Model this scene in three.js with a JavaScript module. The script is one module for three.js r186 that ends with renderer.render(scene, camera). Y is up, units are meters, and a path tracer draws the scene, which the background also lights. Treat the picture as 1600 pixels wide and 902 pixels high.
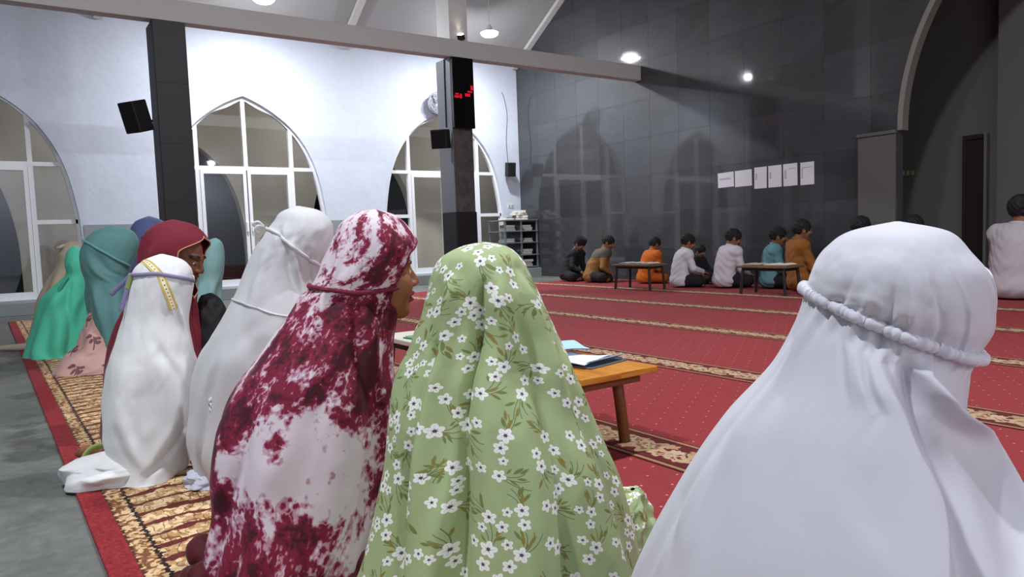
import * as THREE from 'three';
import { mergeGeometries, toCreasedNormals } from 'three/addons/utils/BufferGeometryUtils.js';
import { RectAreaLightUniformsLib } from 'three/addons/lights/RectAreaLightUniformsLib.js';
import { RoundedBoxGeometry } from 'three/addons/geometries/RoundedBoxGeometry.js';

// ---------------------------------------------------------------- camera, sky, exposure
const scene = new THREE.Scene();
const renderer = new THREE.WebGLRenderer();
renderer.toneMapping = THREE.LinearToneMapping;
renderer.toneMappingExposure = 1.04;
renderer.shadowMap.enabled = true;
scene.background = new THREE.Color(0x04060a);          // night outside the windows

const FOCAL = 1133, EYE = 0.80, RAD = Math.PI / 180;
const V3 = (x, y, z) => new THREE.Vector3(x, y, z);
const camBasis = (() => {
  const p = -4.14 * RAD, r = 2.1 * RAD, yaw = 34.5 * RAD;
  const F0 = V3(-Math.cos(yaw), 0, -Math.sin(yaw)), R0 = V3(-F0.z, 0, F0.x), U0 = V3(0, 1, 0);
  const F = F0.clone().multiplyScalar(Math.cos(p)).addScaledVector(U0, Math.sin(p));
  const U = F0.clone().multiplyScalar(-Math.sin(p)).addScaledVector(U0, Math.cos(p));
  const R = R0.clone().multiplyScalar(Math.cos(r)).addScaledVector(U, -Math.sin(r));
  const U2 = U.clone().multiplyScalar(Math.cos(r)).addScaledVector(R0, Math.sin(r));
  return { F, R, U: U2 };
})();
const camera = new THREE.PerspectiveCamera(2 * Math.atan(451 / FOCAL) / RAD, 1600 / 902, 0.05, 200);
camera.position.set(0, EYE, 0);
camera.quaternion.setFromRotationMatrix(new THREE.Matrix4().makeBasis(camBasis.R, camBasis.U, camBasis.F.clone().negate()));
scene.add(camera);

const LAMP_POWER = 38, SPILL = 5, HALL_POWER = 58, LAMP_TINT = 0xf6f8ff;            // the pendant lamps of both aisles (see pendantLamp)

// a measured point: pixel of the photograph plus distance along the view axis -> place in the hall
function at(x, y, d) {
  return V3(0, EYE, 0).addScaledVector(camBasis.F, d)
    .addScaledVector(camBasis.R, (x - 800) / FOCAL * d).addScaledVector(camBasis.U, -(y - 451) / FOCAL * d);
}
function depthOf(p) { return p.clone().sub(V3(0, EYE, 0)).dot(camBasis.F); }

// ---------------------------------------------------------------- helpers
let seed = 7;
function rnd() { seed = (seed * 1664525 + 1013904223) >>> 0; return seed / 4294967296; }
const rr = (a, b) => a + (b - a) * rnd();
const clamp = (x, a, b) => Math.min(b, Math.max(a, x));
const sstep = (a, b, x) => { const t = clamp((x - a) / (b - a), 0, 1); return t * t * (3 - 2 * t); };
const lerp = (a, b, t) => a + (b - a) * t;
function hash(x, y) { let h = (Math.imul(x | 0, 374761393) + Math.imul(y | 0, 668265263)) | 0; h = Math.imul(h ^ (h >>> 13), 1274126177); return ((h ^ (h >>> 16)) >>> 0) / 4294967296; }
function vnoise(x, y, px = 0, py = 0) {                 // value noise, periodic when px/py are set
  const xi = Math.floor(x), yi = Math.floor(y), fx = x - xi, fy = y - yi;
  const w = (a, p) => p ? ((a % p) + p) % p : a;
  const u = fx * fx * (3 - 2 * fx), v = fy * fy * (3 - 2 * fy);
  const a = hash(w(xi, px), w(yi, py)), b = hash(w(xi + 1, px), w(yi, py)), c = hash(w(xi, px), w(yi + 1, py)), d = hash(w(xi + 1, px), w(yi + 1, py));
  return lerp(lerp(a, b, u), lerp(c, d, u), v);
}
function fbm(x, y, o = 4, p = 0, p2 = p) { let s = 0, a = .5, n = 0; for (let i = 0; i < o; i++) { s += a * vnoise(x, y, p, p2); n += a; a *= .5; x *= 2; y *= 2; p *= 2; p2 *= 2; } return s / n; }
function dataTex(n, fn, srgb = true, repeat) {          // fn(u,v) -> [r,g,b] in 0..255 sRGB
  const d = new Uint8Array(n * n * 4);
  for (let j = 0; j < n; j++) for (let i = 0; i < n; i++) {
    const c = fn(i / n, j / n), k = (j * n + i) * 4;
    d[k] = clamp(c[0], 0, 255); d[k + 1] = clamp(c[1], 0, 255); d[k + 2] = clamp(c[2], 0, 255); d[k + 3] = 255;
  }
  const t = new THREE.DataTexture(d, n, n); t.wrapS = t.wrapT = THREE.RepeatWrapping; t.magFilter = THREE.LinearFilter; t.minFilter = THREE.LinearFilter;
  if (srgb) t.colorSpace = THREE.SRGBColorSpace; if (repeat) t.repeat.set(repeat[0], repeat[1]); t.needsUpdate = true; return t;
}
function canvasTex(w, h, draw, repeat) {
  const c = document.createElement('canvas'); c.width = w; c.height = h; draw(c.getContext('2d'), w, h);
  const t = new THREE.CanvasTexture(c); t.colorSpace = THREE.SRGBColorSpace; t.wrapS = t.wrapT = THREE.RepeatWrapping;
  if (repeat) t.repeat.set(repeat[0], repeat[1]); return t;
}
const std = (color, roughness = .8, extra = {}) => new THREE.MeshStandardMaterial({ color, roughness, ...extra });
const taken = {};
function numbered(n) { const k = taken[n] = (taken[n] ?? -1) + 1; return k ? n + '_' + String(k).padStart(3, '0') : n; }
function tag(o, label, category, group) { o.userData.label = label; o.userData.category = category; if (group) o.userData.group = group; return o; }
function mesh(name, geo, mat, parent) {
  const m = new THREE.Mesh(geo, mat); m.castShadow = m.receiveShadow = true;
  m.name = parent ? name : numbered(name); (parent || scene).add(m); return m;
}
function thing(name, label, category, pos = [0, 0, 0], turn = 0, group) {
  const g = new THREE.Group(); g.name = numbered(name); g.position.set(...pos); g.rotation.y = turn; scene.add(g);
  return tag(g, label, category, group);
}
function structure(name, geo, mat) { const m = mesh(name, geo, mat); m.userData.kind = 'structure'; return m; }
function box(x0, x1, y0, y1, z0, z1, r = 0) {
  const w = Math.abs(x1 - x0), h = Math.abs(y1 - y0), d = Math.abs(z1 - z0);
  const g = r ? new RoundedBoxGeometry(w, h, d, 2, Math.min(r, w / 2.01, h / 2.01, d / 2.01)) : new THREE.BoxGeometry(w, h, d);
  g.translate((x0 + x1) / 2, (y0 + y1) / 2, (z0 + z1) / 2); return g;
}
function metricUV(g) {                                   // uv in metres by the dominant normal axis
  const p = g.attributes.position, n = g.attributes.normal, uv = new Float32Array(p.count * 2);
  for (let i = 0; i < p.count; i++) {
    const ax = Math.abs(n.getX(i)), ay = Math.abs(n.getY(i)), az = Math.abs(n.getZ(i));
    let u, v; if (ay >= ax && ay >= az) { u = p.getX(i); v = p.getZ(i); } else if (ax >= az) { u = p.getZ(i); v = p.getY(i); } else { u = p.getX(i); v = p.getY(i); }
    uv[2 * i] = u; uv[2 * i + 1] = v;
  }
  g.setAttribute('uv', new THREE.BufferAttribute(uv, 2)); return g;
}
function mergeAll(list) { return mergeGeometries(list.map(g => { const h = g.index ? g.toNonIndexed() : g; for (const k of Object.keys(h.attributes)) if (!['position', 'normal', 'uv'].includes(k)) h.deleteAttribute(k); return h; })); }
function tubeAlong(pts, rad, closed = false, sides = 8, flat = 1) {   // swept round or flattened cord; rad may be a function of 0..1
  const n = pts.length, pos = [], idx = []; const R = typeof rad === 'function' ? rad : () => rad;
  let prevN = null;
  for (let i = 0; i < n; i++) {
    const a = pts[closed ? (i - 1 + n) % n : Math.max(0, i - 1)], b = pts[closed ? (i + 1) % n : Math.min(n - 1, i + 1)];
    const t = b.clone().sub(a).normalize();
    let nn = prevN ? prevN.clone().addScaledVector(t, -prevN.dot(t)) : V3(0, 1, 0).addScaledVector(t, -t.y);
    if (nn.lengthSq() < 1e-6) nn = V3(1, 0, 0).addScaledVector(t, -t.x); nn.normalize(); prevN = nn;
    const bb = t.clone().cross(nn), r = R(i / (n - 1));
    for (let k = 0; k < sides; k++) { const q = k / sides * 2 * Math.PI; const v = pts[i].clone().addScaledVector(nn, Math.cos(q) * r).addScaledVector(bb, Math.sin(q) * r * flat); pos.push(v.x, v.y, v.z); }
  }
  const m = closed ? n : n - 1;
  for (let i = 0; i < m; i++) for (let k = 0; k < sides; k++) {
    const a = i * sides + k, b = i * sides + (k + 1) % sides, c = ((i + 1) % n) * sides + k, d = ((i + 1) % n) * sides + (k + 1) % sides;
    idx.push(a, b, c, b, d, c);
  }
  if (!closed) for (const e of [0, n - 1]) { const c0 = pos.length / 3; pos.push(pts[e].x, pts[e].y, pts[e].z); for (let k = 0; k < sides; k++) { const a = e * sides + k, b = e * sides + (k + 1) % sides; e ? idx.push(c0, a, b) : idx.push(c0, b, a); } }
  const g = new THREE.BufferGeometry(); g.setAttribute('position', new THREE.Float32BufferAttribute(pos, 3)); g.setIndex(idx);
  g.setAttribute('uv', new THREE.Float32BufferAttribute(new Float32Array(pos.length / 3 * 2), 2)); g.computeVertexNormals(); return g;
}
function smoothLine(pts, n) { return new THREE.CatmullRomCurve3(pts).getPoints(n); }

// ---------------------------------------------------------------- materials of the hall
const noiseBump = dataTex(256, (u, v) => { const a = 255 * fbm(u * 24, v * 24, 4, 24); return [a, a, a]; }, false);
const plasterMap = dataTex(512, (u, v) => { const a = 228 + 16 * (fbm(u * 5, v * 5, 5, 5) - .5) + 6 * (fbm(u * 60, v * 60, 2, 60) - .5); return [a - 22, a - 14, a - 2]; }, true, [.25, .25]);
const bumpRep = (a, b) => { const t = noiseBump.clone(); t.repeat.set(a, b); t.needsUpdate = true; return t; };
const M = {
  plaster: std(0xffffff, .75, { map: plasterMap, bumpMap: bumpRep(.6, .6), bumpScale: .002 }),
  dado: std(0x8f979a, .35),
  beam: std(0xc2c2bd, .7, { bumpMap: bumpRep(1, 1), bumpScale: .002 }),
  ceiling: std(0xa8a7a6, .8), rafter: std(0xd3d2cf, .7),
  columnPaint: std(0xd6d5d1, .7),
  frame: std(0xe9ecee, .35), glass: new THREE.MeshPhysicalMaterial({ color: 0xffffff, roughness: .02, transmission: 1, thickness: 0, ior: 1.5 }),
  porch: std(0xd8d0bf, .85), black: std(0x0b0b0d, .55), blackGloss: std(0x0c0b0c, .2), darkMetal: std(0x2c2b2a, .5, { metalness: .4 }),
  granite: std(0xffffff, .5, { map: dataTex(256, (u, v) => { const a = 17 + 12 * (fbm(u * 60, v * 60, 2, 60) - .5) + 10 * (fbm(u * 6, v * 6, 3, 6) - .5); return [a, a, a + 2]; }, true, [1.4, 1.4]) }),
  rawColumn: std(0xffffff, .8, { map: dataTex(256, (u, v) => { const a = 74 + 34 * (fbm(u * 14, v * 14, 4, 14) - .5); return [a + 3, a - 3, a - 6]; }, true, [1.2, 1.2]) }),
  steel: std(0x8f9496, .4, { metalness: .5 }), woodDark: std(0x35251c, .5), lamp: std(0xffffff, .5, { emissive: LAMP_TINT, emissiveIntensity: 9 }),
  white: std(0xf0f0f2, .8), cord: std(0xd8d8d8, .6), wire: std(0x4c4c52, .6),
};
// polished dark stone: four tones of tile
const stoneTex = [0, 1, 2].map(k => dataTex(256, (u, v) => { const a = 58 + 14 * (fbm(u * 4 + k * 9, v * 9, 5, 0) - .5) + 8 * (fbm(u * 70, v * 40 + k * 5, 2) - .5); return [a - 1, a, a + 3]; }, true));
const stone = [[0, 0xffffff], [1, 0xf2f2f4], [2, 0xe2e2e2], [1, 0xc9cacc]].map(([k, c]) => new THREE.MeshPhysicalMaterial({ color: c, map: stoneTex[k], roughness: .6, clearcoat: 1, clearcoatRoughness: .06, ior: 1.45 }));
const groutMat = std(0x404246, .6), nicheMat = std(0x6c6c67, .75, { bumpMap: bumpRep(1, 1), bumpScale: .002 }), pilasterMat = std(0x5d5b59, .6);
const concreteMap = dataTex(1024, (u, v) => {
  const big = fbm(u * 4, v * 4, 5, 4), streak = fbm(u * 28, v * 10, 3, 28, 10), fine = fbm(u * 120, v * 120, 2, 120), st = sstep(.56, .72, fbm(u * 16, v * 13, 4, 16, 13));
  const a = 116 + 40 * (big - .5) + 16 * (streak - .5) + 22 * (fine - .5) - 26 * st; return [a - 2, a + 1, a - 4];
}, true, [.33, .33]);
M.concrete = std(0xffffff, .42, { map: concreteMap, bumpMap: bumpRep(1.5, 1.5), bumpScale: .001 });

// ---------------------------------------------------------------- setting: floor, walls, ceiling
const XW = -11.95, ZQ = -8.5, XR = 8.45, ZB = 9, SLOPE = .587, EAVE = 4.15, XC = -1.75;
structure('floor', metricUV(box(XW - .2, XR, -.2, 0, ZQ - 2.6, ZB)), M.concrete);
const PLAT = .17;
{ const p = structure('trim_1', metricUV(box(XW, -11.32, 0, PLAT, ZQ, ZB, .008)), std(0x8b9192, .5)); p.userData.label = 'low grey step along the window wall'; }

// window wall with three pointed arches (profile measured: half width at each height)
const ARCH = [[PLAT, 1.29], [.7, 1.285], [1.24, 1.27], [1.52, 1.235], [1.885, 1.165], [2.2, 1.06], [2.48, .91], [2.70, .735], [2.885, .515], [3.03, .29], [3.14, .06], [3.16, 0]];
function archHalf(y, inset = 0) {
  if (y >= 3.16 - inset) return 0;
  for (let i = 1; i < ARCH.length; i++) if (y <= ARCH[i][0]) { const [a, b] = [ARCH[i - 1], ARCH[i]]; return Math.max(0, lerp(a[1], b[1], (y - a[0]) / (b[0] - a[0])) - inset); }
  return 0;
}
function archPoly(inset, y0, c) {                        // closed outline in (s = -z, y)
  const top = new THREE.CatmullRomCurve3(ARCH.map(([y, w]) => V3(w - inset * (w > .2 ? 1 : w / .2), Math.max(y, 0) - (y > 3 ? inset : 0), 0)), false, 'centripetal').getPoints(40);
  const pts = top.map(p => [p.x, Math.max(p.y, y0)]);
  return [...pts.map(([w, y]) => [-c + w, y]), ...pts.slice(0, -1).reverse().map(([w, y]) => [-c - w, y])];
}
const WINZ = [.43, -3.19, -6.81];
const sheetX = (shape, x0, depth) => { const g = new THREE.ExtrudeGeometry(shape, { depth, bevelEnabled: false, curveSegments: 6 }); g.rotateY(Math.PI / 2); g.translate(x0, 0, 0); return g; };
const polyShape = pts => new THREE.Shape(pts.map(p => new THREE.Vector2(p[0], p[1])));
{
  const s = polyShape([[-ZB, 0], [-ZQ, 0], [-ZQ, 4.3], [-ZB, 4.3]]);
  for (const c of [...WINZ, 4.05]) s.holes.push(new THREE.Path(archPoly(0, PLAT, c).map(p => new THREE.Vector2(...p))));
  structure('wall_left', metricUV(sheetX(s, XW - .2, .2)), M.plaster);
}
WINZ.concat([4.05]).forEach((c, i) => {                              // windows: arched frame, mullions, transom, panes
  const w = new THREE.Group(); w.name = 'window_' + (i + 1); w.userData.kind = 'structure'; scene.add(w);
  const x0 = XW - .13, x1 = XW - .06;
  const ring = polyShape(archPoly(.002, PLAT, c)); ring.holes.push(new THREE.Path(archPoly(.05, PLAT + .07, c).map(p => new THREE.Vector2(...p))));
  mesh('frame', sheetX(ring, x0, .07), M.frame, w);
  const bar = (n, z0, z1, y0, y1, e = 0) => mesh(n, box(x0 - e, x1 + e, y0, y1, z0, z1), M.frame, w);
  const T = 2.03;
  bar('transom', c - archHalf(T) + .02, c + archHalf(T) - .02, T - .03, T + .03, .004);
  for (const s of [-1, 1]) bar('mullion', c + s * .735 - .03, c + s * .735 + .03, PLAT, 2.68, .002);
  bar('mullion', c - .03, c + .03, T, 3.1, .002);
  for (const s of [-1, 1]) bar('side_rail', c + s * .76, c + s * 1.25, 1.2, 1.26);
  const pane = (z0, z1, y0, y1) => {
    const n = 14, ptsR = [], ptsL = [];
    for (let k = 0; k <= n; k++) { const y = lerp(y0, y1, k / n), h = archHalf(y, .04); const a = clamp(z0, c - h, c + h), b = clamp(z1, c - h, c + h); ptsR.push([-a, y]); ptsL.push([-b, y]); }
    const poly = [...ptsR, ...ptsL.reverse()];
    mesh('pane', sheetX(polyShape(poly), XW - .098, .004), M.glass, w);
  };
  for (const [a, b] of [[-1.3, -.735], [-.735, 0], [0, .735], [.735, 1.3]]) pane(c + a, c + b, T, a < -.8 || b > .8 ? 2.66 : 3.11);
  pane(c - 1.3, c - .76, 1.23, T); pane(c + .76, c + 1.3, 1.23, T); pane(c - 1.3, c - .76, PLAT + .05, 1.23); pane(c + .76, c + 1.3, PLAT + .05, 1.23);
  for (const s of [-1, 1]) {                             // two door leaves
    const z0 = s < 0 ? c - .70 : c + .01, z1 = z0 + .69, leaf = new THREE.Group(); leaf.name = 'door_leaf'; w.add(leaf);
    const lb = (a, b, d, e) => mesh('leaf_frame', box(x0 + .01, x1 + .012, d, e, a, b), M.frame, leaf);
    lb(z0, z0 + .05, PLAT, T - .03); lb(z1 - .05, z1, PLAT, T - .03); lb(z0 + .05, z1 - .05, T - .09, T - .03); lb(z0 + .05, z1 - .05, PLAT, PLAT + .1);
    mesh('pane', box(XW - .10, XW - .094, PLAT + .1, T - .09, z0 + .05, z1 - .05), M.glass, leaf);
    mesh('handle', box(x1, x1 + .05, 1.02, 1.18, s < 0 ? z1 - .045 : z0 + .015, s < 0 ? z1 - .015 : z0 + .045, .008), M.white, leaf);
  }
});
{ // dado tiles below 1.18 m between the windows
  const spans = [[-8.45, -8.14], [-5.5, -4.5], [-1.88, -.88], [1.74, 2.74]];
  const g = new THREE.Group(); g.name = 'trim_2'; g.userData.kind = 'structure'; g.userData.label = 'grey tiled dado under the white wall'; scene.add(g);
  for (const [a, b] of spans) for (let r = 0; r < 2; r++) { const n = Math.max(1, Math.round((b - a) / .5)); for (let k = 0; k < n; k++) mesh('tile', box(XW, XW + .012, PLAT + r * .505 + .002, PLAT + (r + 1) * .505 - .002, lerp(a, b, k / n) + .002, lerp(a, b, (k + 1) / n) - .002), M.dado, g); }
}
{ // porch outside: floor, arcade wall, roof
  const s = polyShape([[-ZB, -.2], [12.5, -.2], [12.5, 4.6], [-ZB, 4.6]]);
  for (const c of [4.05, .43, -3.19, -6.81]) s.holes.push(new THREE.Path(archPoly(.1, PLAT, c + .62).map(p => new THREE.Vector2(p[0], p[1] - .25))));
  const w = structure('wall_porch', sheetX(s, -14.6, .25), M.porch);
  structure('ceiling_porch', box(-14.6, XW - .2, 3.9, 4.05, -12.5, ZB), M.porch);
  structure('floor_porch', box(-15.2, XW - .2, -.2, .02, -12.5, ZB), M.concrete);
}
// qibla wall: masonry with a big round arch, faced with polished stone tiles
const ARCHX = y => y < 1.85 ? -4.41 : (() => { const d = (y - 1.85), R = 2.75; return d >= R ? 99 : XC + .09 - Math.sqrt(R * R - d * d); })();
{
  const pts = [[XW - .2, 0], [-4.41, 0]]; for (let k = 0; k <= 40; k++) { const y = 1.85 + 2.74 * Math.sin(k / 40 * Math.PI / 2); pts.push([ARCHX(y), y]); }
  for (let k = 40; k >= 0; k--) { const y = 1.85 + 2.74 * Math.sin(k / 40 * Math.PI / 2); pts.push([2 * XC - ARCHX(y), y]); }
  pts.push([2 * XC + 4.41, 0], [XR + .2, 0], [XR + .2, EAVE + .1], [XC, EAVE + .1 + SLOPE * (XC - XW)], [XW - .2, EAVE]);
  const g = new THREE.ExtrudeGeometry(polyShape(pts), { depth: .11, bevelEnabled: false }); g.translate(0, 0, ZQ - .1135);
  const wall = structure('wall_back', metricUV(g), groutMat);
  const TW = .6, TH = .6; let gi = 0; const full = box(-TW / 2 + .001, TW / 2 - .001, -TH / 2 + .001, TH / 2 - .001, -.0075, .0075, .0008);
  { const p = full.attributes.position, uv = full.attributes.uv; for (let i = 0; i < p.count; i++) uv.setXY(i, p.getX(i) / TW + .5, p.getY(i) / TH + .5); }
  const inside = (x, y) => y < EAVE + SLOPE * (x - XW) && x < ARCHX(y);
  for (let r = 0; r < 10; r++) for (let c = 0; c < 18; c++) {
    const x0 = XW + .02 + c * TW, x1 = x0 + TW, y0 = -.1 + r * TH, y1 = y0 + TH, yb = Math.max(y0, .0);
    if (x0 > -2.5) continue;
    const m = stone[Math.floor(hash(c + 3, r + 11) * 3.999)];
    const corners = [[x0, yb], [x1, yb], [x1, y1], [x0, y1]].map(p => inside(p[0], p[1]));
    if (corners.every(q => q) && yb === y0) { const t = mesh('tile', full, m, wall); t.position.set((x0 + x1) / 2, (y0 + y1) / 2, ZQ - .0075); continue; }
    const a = [], b = [], n = 12;                        // cut tile: sample the bounding curves
    for (let k = 0; k <= n; k++) {
      const y = lerp(yb + .002, y1 - .002, k / n), lo = Math.max(x0 + .002, XW + (y - EAVE) / SLOPE + .002), hi = Math.min(x1 - .002, ARCHX(y) - .002);
      if (hi - lo > .01) { a.push([lo, y]); b.push([hi, y]); }
    }
    if (a.length < 2) continue;
    const gg = new THREE.ExtrudeGeometry(polyShape([...b, ...a.reverse()]), { depth: .015, bevelEnabled: false }); gg.translate(0, 0, ZQ - .015);
    const p = gg.attributes.position, uv = gg.attributes.uv; for (let i = 0; i < p.count; i++) uv.setXY(i, (p.getX(i) - x0) / TW, (p.getY(i) - y0) / TH);
    mesh('tile', gg, m, wall);
  }
  // arch lining and pilaster
  const lin = []; for (let k = 0; k <= 60; k++) { const th = Math.PI * k / 60; lin.push([XC + .0 - 2.66 * Math.cos(th), 1.85 + 2.72 * Math.sin(th)]); }
  const inn = lin.map(([x, y]) => [XC + (x - XC) * .978, 1.85 + (y - 1.85) * .978]).reverse();
  const gl = new THREE.ExtrudeGeometry(polyShape([...lin, ...inn]), { depth: .13, bevelEnabled: false }); gl.translate(0, 0, ZQ - .115);
  const tr = structure('trim_3', gl, std(0x77736b, .6)); tr.userData.label = 'pale rim of the big arch';
  for (const s of [-1, 1]) {
    const cx = XC + s * (XC + 4.64) * -1;
    const g3 = mergeAll([box(cx - .235, cx + .215, 0, 1.82, ZQ - .06, ZQ + .03, .004), box(cx - .245, cx + .225, 1.82, 1.86, ZQ - .06, ZQ + .05, .006)]);
    const t = structure(s < 0 ? 'trim_4' : 'trim_5', metricUV(g3), pilasterMat); t.userData.label = 'stone pilaster under the springing of the arch';
  }
}
// room behind the arch
structure('wall_niche', metricUV(mergeAll([box(-6.6, 3.1, 0, 5.4, -11.0, -10.8), box(-6.8, -6.6, 0, 5.4, -11, ZQ - .11), box(3.1, 3.3, 0, 5.4, -11, ZQ - .11), box(-4.2, 3.1, 0, 5.4, -10.8, -10.55)])), nicheMat);
structure('ceiling_niche', box(-6.8, 3.3, 5.2, 5.4, -11, ZQ - .11), nicheMat);
{ // side door in the niche
  const d = new THREE.Group(); d.name = 'door_1'; d.userData.kind = 'structure'; scene.add(d);
  mesh('door_leaf', box(-4.66, -4.42, 0, 1.87, -10.8, -10.77), std(0x2a1a16, .5), d);
  mesh('door_frame', box(-4.42, -4.385, 0, 1.93, -10.8, -10.70, .004), std(0x77726c, .6), d);
  mesh('door_frame', box(-4.70, -4.66, 0, 1.93, -10.8, -10.74, .004), std(0x241d1a, .6), d);
  mesh('door_frame', box(-4.66, -4.42, 1.87, 1.93, -10.8, -10.74, .004), std(0x241d1a, .6), d);
}
// other walls and the pitched ceiling
structure('wall_right', box(XR, XR + .2, 0, 4.3, ZQ - .2, ZB), M.plaster);
{ const g = new THREE.ExtrudeGeometry(polyShape([[XW - .2, 0], [XR + .2, 0], [XR + .2, EAVE + .1], [XC, EAVE + .1 + SLOPE * (XC - XW)], [XW - .2, EAVE + .1]]), { depth: .2, bevelEnabled: false }); g.translate(0, 0, ZB); structure('wall_front', metricUV(g), M.plaster); }
for (const s of [-1, 1]) {
  const xe = s < 0 ? XW - .3 : XR + .3, ye = EAVE - .3 * SLOPE, xr = XC, yr = EAVE + SLOPE * (XC - XW);
  const g = new THREE.ExtrudeGeometry(polyShape(s < 0 ? [[xe, ye], [xr, yr], [xr, yr + .2], [xe, ye + .2]] : [[xr, yr], [xe, ye], [xe, ye + .2], [xr, yr + .2]]), { depth: ZB - ZQ + .6, bevelEnabled: false });
  g.translate(0, 0, ZQ - .3); structure(s < 0 ? 'ceiling' : 'ceiling_001', g, M.ceiling);
}
// ceiling ribs running up the left slope
[-8.44, -4.88, -1.25, 2.4].forEach((z, i) => {
  const L = 11.6, g = new THREE.BoxGeometry(L, .07, .11); g.rotateZ(Math.atan(SLOPE)); const mx = XW + L / 2 * Math.cos(Math.atan(SLOPE));
  g.translate(mx + .03, EAVE + SLOPE * (mx - XW) - .045, z); const t = structure('trim_' + (6 + i), g, M.rafter); t.userData.label = 'pale rib under the sloping ceiling';
});

// ---------------------------------------------------------------- colonnade: beam and two clad columns
tag(mesh('tie_beam', metricUV(box(-8.66, -8.5, 3.21, 3.44, ZQ + .002, ZB - .002, .006)), M.beam), 'long pale plastered beam running over the columns to the dark wall', 'beam');
function column(zn, label, low) {
  const z0 = zn - .32, z1 = zn, x0 = -8.88, x1 = -8.5; const g = thing('clad_column', label, 'column', [0, 0, 0]);
  mesh('core', metricUV(box(x0 + .01, x1 - .01, 0, 3.21, z0 + .01, z1 - .01)), M.rawColumn, g);
  const lev = low ? [[0, .57], [.57, 1.15]] : [[0, .64], [.64, 1.28], [1.28, 1.92], [1.92, 2.56], [2.56, 3.205]];
  for (const [a, b] of lev) {
    mesh('stone_panel', metricUV(box(x1 - .01, x1 + .004, a + .0006, b - .0006, z0, z1, .0008)), M.granite, g);
    mesh('stone_panel', metricUV(box(x0 - .004, x1 - .01, a + .0006, b - .0006, z1 - .01, z1 + .004, .002)), M.granite, g);
    mesh('stone_panel', metricUV(box(x0 - .004, x1 - .01, a + .0006, b - .0006, z0 - .004, z0 + .01, .002)), M.granite, g);
  }
  if (low) mesh('stone_panel', metricUV(box(x0 - .004, x1 - .01, 1.152, 3.205, z1 - .01, z1 + .004, .002)), std(0x6b6e74, .4), g);
  mesh('upper_shaft', metricUV(box(x0 + .02, x1 - .02, 3.44, 5.7, z0 + .02, z1 - .02, .004)), M.columnPaint, g);
}
column(-1.39, 'dark stone-clad column nearest the left, carrying a tilted loudspeaker', false);
column(-4.98, 'dark column with bare brown middle below a black clock panel', true);
{ // clock panel with running red digits
  const t = thing('clock_panel', 'tall black clock panel with red lit digits on the column', 'clock', [-8.49, 0, -5.14]);
  mesh('casing', box(-.01, .04, 2.27, 3.2, -.165, .165, .006), M.blackGloss, t);
  const red = std(0x200306, .5, { emissive: 0xff1030, emissiveIntensity: .6 });
  const seg = (z0, z1, y0, y1) => mesh('lit_digit', box(.04, .043, y0, y1, z0, z1), red, t);
  seg(.07, .145, 2.665, 2.695); seg(.03, .06, 2.66, 2.72); seg(.08, .13, 2.705, 2.725); seg(-.02, -.10, 2.69, 2.73); seg(-.06, -.135, 2.745, 2.765); seg(-.11, -.15, 2.78, 2.84);
}
function speaker(name, label, pos, size, yaw, tilt, arm) {
  const t = thing(name, label, 'speaker', pos, yaw); const [w, h, d] = size;
  const b = mesh('cabinet', new RoundedBoxGeometry(w, h, d, 3, .012), M.black, t); b.rotation.x = tilt;
  const g = mesh('grille', new RoundedBoxGeometry(w * .88, h * .9, .012, 2, .005), std(0x050506, .9), b); g.position.z = d / 2;
  const a = mesh('bracket', tubeAlong([V3(0, 0, 0), V3(...arm).multiplyScalar(.6), V3(...arm)], .014), M.darkMetal, t); return t;
}
speaker('wall_speaker', 'tilted black loudspeaker on the left dark column', [-8.55, 2.19, -1.18], [.22, .32, .18], .55, .28, [.0, -.02, -.2]);
speaker('wall_speaker', 'small black loudspeaker on the column with the clock panel', [-8.58, 2.125, -4.83], [.22, .25, .18], .75, .12, [.02, 0, -.16]);
speaker('wall_speaker', 'small black loudspeaker on the white wall beside the dark wall', [XW + .16, 2.1, -8.17], [.17, .27, .16], Math.PI / 2 - .2, .12, [.0, .02, -.13]);

{ // wall fan above the far window
  const t = thing('wall_fan', 'round grey wall fan above the far window, half behind the column', 'fan', [XW, 3.27, -6.60], Math.PI / 2);
  const gm = std(0x8c9098, .5), ring = (r, z, q = .005) => { const h = new THREE.TorusGeometry(r, q, 6, 36); h.translate(0, 0, z); return h; };
  const wires = [ring(.19, .15, .008), ring(.13, .19), ring(.07, .21), ring(.19, .22)];
  for (let k = 0; k < 24; k++) { const a = k / 24 * 6.2832, c = Math.cos(a), s = Math.sin(a); wires.push(tubeAlong([V3(.03 * c, .03 * s, .235), V3(.12 * c, .12 * s, .23), V3(.19 * c, .19 * s, .19), V3(.19 * c, .19 * s, .13)], .003, false, 5)); }
  mesh('guard', mergeAll(wires), gm, t);
  for (let k = 0; k < 3; k++) { const sh = new THREE.Shape(); sh.moveTo(.02, -.02); sh.quadraticCurveTo(.12, -.10, .17, -.03); sh.quadraticCurveTo(.17, .06, .02, .03); const h = new THREE.ExtrudeGeometry(sh, { depth: .004, bevelEnabled: false }); h.rotateX(.35); h.rotateZ(k * 2.0944); h.translate(0, 0, .17); mesh('blade', h, std(0x8f959f, .4), t); }
  const mt = new THREE.CylinderGeometry(.05, .06, .12, 20); mt.rotateX(Math.PI / 2); mt.translate(0, 0, .09); mesh('motor', mt, std(0x80858e, .5), t);
  { const bk = new THREE.CylinderGeometry(.175, .175, .006, 36); bk.rotateX(Math.PI / 2); bk.translate(0, 0, .135); mesh('back_plate', bk, std(0x9a9ea6, .6), t); }
  mesh('bracket', box(-.04, .04, -.16, .02, 0, .05, .01), std(0x80858e, .5), t);
}
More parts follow.
